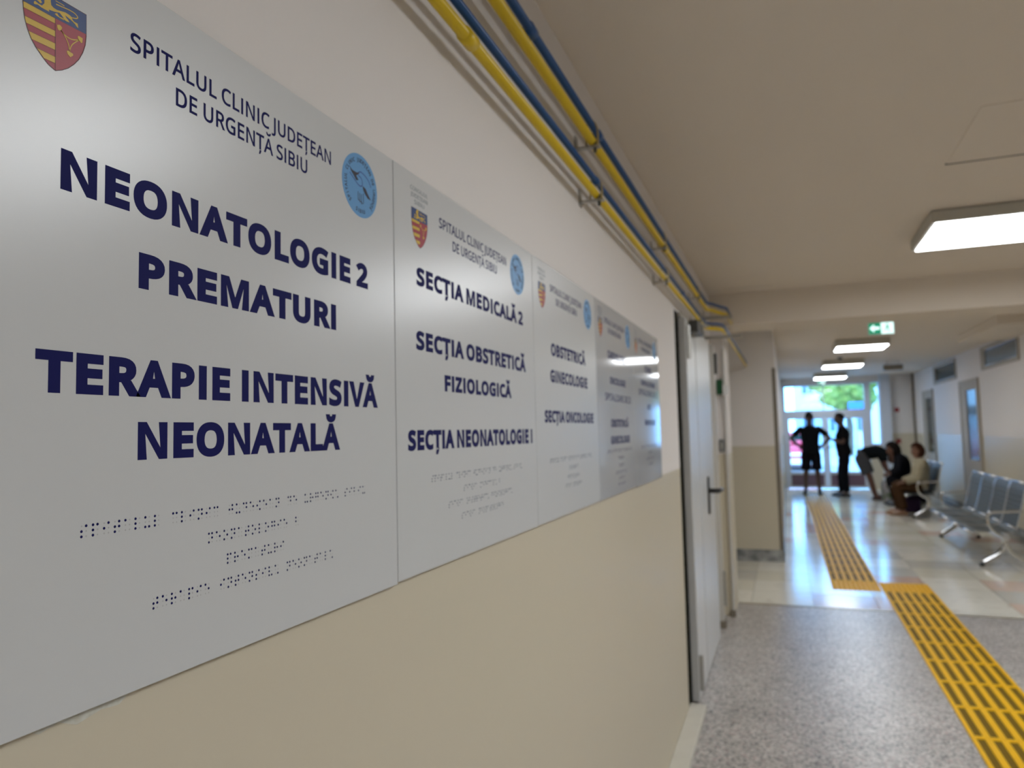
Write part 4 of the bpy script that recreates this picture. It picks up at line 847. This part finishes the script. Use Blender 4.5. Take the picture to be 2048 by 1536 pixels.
# 5 seated, cream jacket
X, Y = 2.57, 13.62
J = dict(pelvis=((X, Y, .49), .12), waist=((X+.02, Y, .60), .12), chest=((X+.02, Y, .79), .13), neckb=((X-.0, Y, .92), .06), neck=((X-.01, Y, .965), .05), head=((X-.015, Y, 1.045), 0),
    shl=((X+.03, Y-.17, .865), .06), ell=((X-.05, Y-.22, .62), .045), wrl=((X-.23, Y-.17, .55), .031), shr=((X+.03, Y+.17, .865), .06), elr=((X-.05, Y+.22, .62), .045), wrr=((X-.23, Y+.17, .55), .031),
    hil=((X-.05, Y-.1, .46), .09), knl=((X-.34, Y-.10, .47), .062), anl=((X-.27, Y-.10, .09), .04), tol=((X-.41, Y-.12, .03), .03), hir=((X-.05, Y+.1, .46), .09), knr=((X-.34, Y+.12, .47), .062), anr=((X-.30, Y+.12, .09), .04), tor=((X-.44, Y+.14, .03), .03))
person('person with brown hair seated on the bench in a cream jacket and brown trousers', J, (-1, -.15, -.1), skin_m=M_skin, hands=(((X-.23, Y-.17, .55), (-1, .3, -.2), (0, 0, -1), .5, 1), ((X-.23, Y+.17, .55), (-1, -.3, -.2), (0, 0, -1), .5, -1)),
    clothes=(('jacket', cloth('cream_linen', (.44, .39, .28)), dict(kind='top', long=1, hem=.06, k=.95)), ('trousers', cloth('brown_trousers', (.065, .034, .017)), dict(kind='legs', long=1, k=.95)), ), hair=(M_hairb, 'long'), shoes=mat('tan_sandal', (.30, .17, .10), .5), loc=(X, Y, 0), hs=.93)

# ================================================================== LUGGAGE
def bag(name, label, cat, x0, x1, y0, y1, h, m, hm, z=0):
    e = empty(name, ((x0+x1)/2, (y0+y1)/2, z), label, cat)
    bm = bmesh.new(); rows = []
    for t in (0, .08, .5, .85, 1):
        k = (.90, 1, 1.02, .97, .86)[(0, .08, .5, .85, 1).index(t)]; cx, cy = (x0+x1)/2, (y0+y1)/2; hx, hy = (x1-x0)/2*k, (y1-y0)/2*k*(1 if t < .9 else .55)
        rows.append([bm.verts.new((cx+a*hx, cy+b_*hy, z+h*t)) for a, b_ in ((-1, -1), (0, -1.08), (1, -1), (1.05, 0), (1, 1), (0, 1.08), (-1, 1), (-1.05, 0))])
    for i in range(4):
        for k in range(8): bm.faces.new((rows[i][k], rows[i][(k+1) % 8], rows[i+1][(k+1) % 8], rows[i+1][k]))
    bm.faces.new(rows[0][::-1]); bm.faces.new(rows[-1])
    fin('bag_body', bm, m, e, smooth=False)
    cx, cy = (x0+x1)/2, (y0+y1)/2
    for s in (-1, 1): fin('handle', tube(bend([(cx-.06, cy+s*.03, z+h*.95), (cx-.05, cy+s*.03, z+h+.09), (cx+.05, cy+s*.03, z+h+.09), (cx+.06, cy+s*.03, z+h*.95)], 3), .006, 6), hm, e)
    return e
mg = mat('green_print', (.06, .10, .025), .5, noise=(12, .25, (.40, .36, .38)))
bag('shopping_bag', 'green and white printed shopping bag on the floor beside the bending person', 'bag', 2.255, 2.45, 15.85, 16.1, .40, mg, M_white)
bag('plastic_bag', 'white and pale blue plastic bag beside the green shopping bag', 'bag', 2.43, 2.60, 15.62, 15.8, .42, mat('white_bag', (.58, .66, .74), .35), M_white)
bag('holdall', 'black holdall standing on the floor behind the seated people', 'bag', 2.66, 3.02, 15.72, 16.08, .46, cloth('black_nylon', (.01, .01, .013)), M_blackp)
bag('backpack', 'purple bag under the bench beside the seated person', 'bag', 2.40, 2.62, 14.0, 14.4, .26, cloth('plum_nylon', (.05, .03, .07)), M_blackp)

# ================================================================== OUTDOORS
struct('ground', B((-40, 45, EY+.2, 90, -.25, -.10)), mat('asphalt', (.42, .43, .44), .8, noise=(2, .5, (.34, .35, .36))))
def leafball(c, r, m, parent, name):
    bm = bmesh.new(); g = bmesh.ops.create_icosphere(bm, subdivisions=3, radius=r)
    for v in g['verts']:
        n = v.co.normalized(); v.co = V(c)+v.co*(1+.16*math.sin(9*n.x+c[0])*math.cos(8*n.y)+.14*math.sin(13*n.z+7*n.x)+random.uniform(-.07, .07))
    return fin(name, bm, m, parent)
M_leaf = mat('leaf_green', (.22, .26, .03), .7, noise=(3, .4, (.12, .14, .02))); M_bark = mat('bark', (.12, .08, .05), .9)
def tree(x, y, h, r, label):
    e = empty('tree', (x, y, -.1), label, 'tree')
    fin('trunk', tube([(x, y, -.1), (x+.1, y, h*.4), (x, y, h*.75)], [.22, .17, .1], 10), M_bark, e)
    for k in range(9):
        a = k*2.4; rr = r*(.75 if k else 0); leafball((x+rr*math.cos(a), y+rr*math.sin(a)*.7, h+.5*r*math.sin(1.7*k)), r*.62, M_leaf, e, 'crown')
tree(3.6, 42, 3.6, 1.35, 'leafy green tree seen through the transom of the entrance')
tree(8.2, 46, 4.2, 1.7, 'second green tree farther right outside the entrance')
M_fac = mat('white_facade', (.72, .74, .74), .7); M_fac2 = mat('pale_facade', (.60, .66, .68), .7)
def building(x0, x1, y, h, m, label, nx):
    e = empty('building', ((x0+x1)/2, y, -.1), label, 'building')
    fin('facade', B((x0, x1, y, y+6, -.1, h)), m, e); fin('cornice', B((x0-.2, x1+.2, y-.3, y, h-.4, h)), M_fac, e)
    for i in range(nx):
        for j in range(int(h//3)):
            xa = x0+(x1-x0)*(i+.25)/nx; xb = x0+(x1-x0)*(i+.75)/nx; z = 1.0+3*j
            f = fin('window', B((xa, xb, y-.05, y, z, z+1.4)), M_white, e); fin('pane', B((xa+.08, (xa+xb)/2-.04, y-.07, y-.05, z+.08, z+1.32), ((xa+xb)/2+.04, xb-.08, y-.07, y-.05, z+.08, z+1.32)), mat('far_pane', (.10, .15, .2), .1) if not i+j else bpy.data.materials['far_pane'] if 'far_pane' in bpy.data.materials else M_dglass, f)
building(-9, .2, 50, 9, M_fac, 'white building across the street behind the standing person', 5)
building(1.3, 9, 62, 6.2, M_fac2, 'pale low building far across the street', 4)
building(10, 22, 55, 9, M_fac, 'white building far right across the street', 5)
# car
e = empty('car', (.75, 30, -.1), 'red parked car outside, seen through the left door pane', 'car')
M_car = mat('car_red', (.55, .02, .045), .25, coat=.6)
def ext(pts, x0, x1, bm=None):
    bm = bm or bmesh.new(); a = [bm.verts.new((x0, p, q)) for p, q in pts]; b_ = [bm.verts.new((x1, p, q)) for p, q in pts]; n = len(pts)
    for i in range(n): bm.faces.new((a[i], a[(i+1) % n], b_[(i+1) % n], b_[i]))
    bm.faces.new(a[::-1]); bm.faces.new(b_); return bm
fin('car_body', ext([(28.0, .15), (28.0, .62), (28.1, .82), (28.5, .88), (31.2, .86), (32.0, .70), (32.1, .3), (32.05, .12), (28.1, .10)], -.1, 1.6), M_car, e, bevel=.06)
fin('cabin', ext([(28.15, .86), (28.55, 1.30), (30.1, 1.34), (31.0, .86)], .02, 1.48), M_car, e, bevel=.05)
fin('rear_window', B((.15, 1.35, 28.28, 28.32, .93, 1.2)), M_dglass, e); fin('side_window', B((-.01, .03, 28.7, 30.3, .92, 1.24)), M_dglass, e); fin('side_window', B((1.47, 1.51, 28.7, 30.3, .92, 1.24)), M_dglass, e)
for x in (.02, 1.42):
    for y in (28.75, 31.3): fin('wheel', tube([(x-.08, y, .2), (x+.14, y, .2)], .3, 20), M_blackp, e)
    fin('tail_light', B((x-.04, x+.16, 27.97, 28.02, .60, .76)), M_redp, e)
fin('bumper', B((-.1, 1.6, 27.93, 28.05, .16, .34)), M_white, e); fin('number_plate', B((.5, 1.0, 27.95, 27.99, .45, .56)), M_white, e)
# street sign
e = empty('street_panel', (3.2, 33, -.1), 'blue panel on a post seen through the right of the transom', 'sign')
fin('post', tube([(3.25, 33, -.1), (3.25, 33, 2.4)], .04, 8), M_steel, e); fin('panel', B((3.0, 3.55, 32.95, 33, 2.0, 2.45)), mat('street_blue', (.03, .15, .5), .4), e)
bpy.context.view_layer.update()
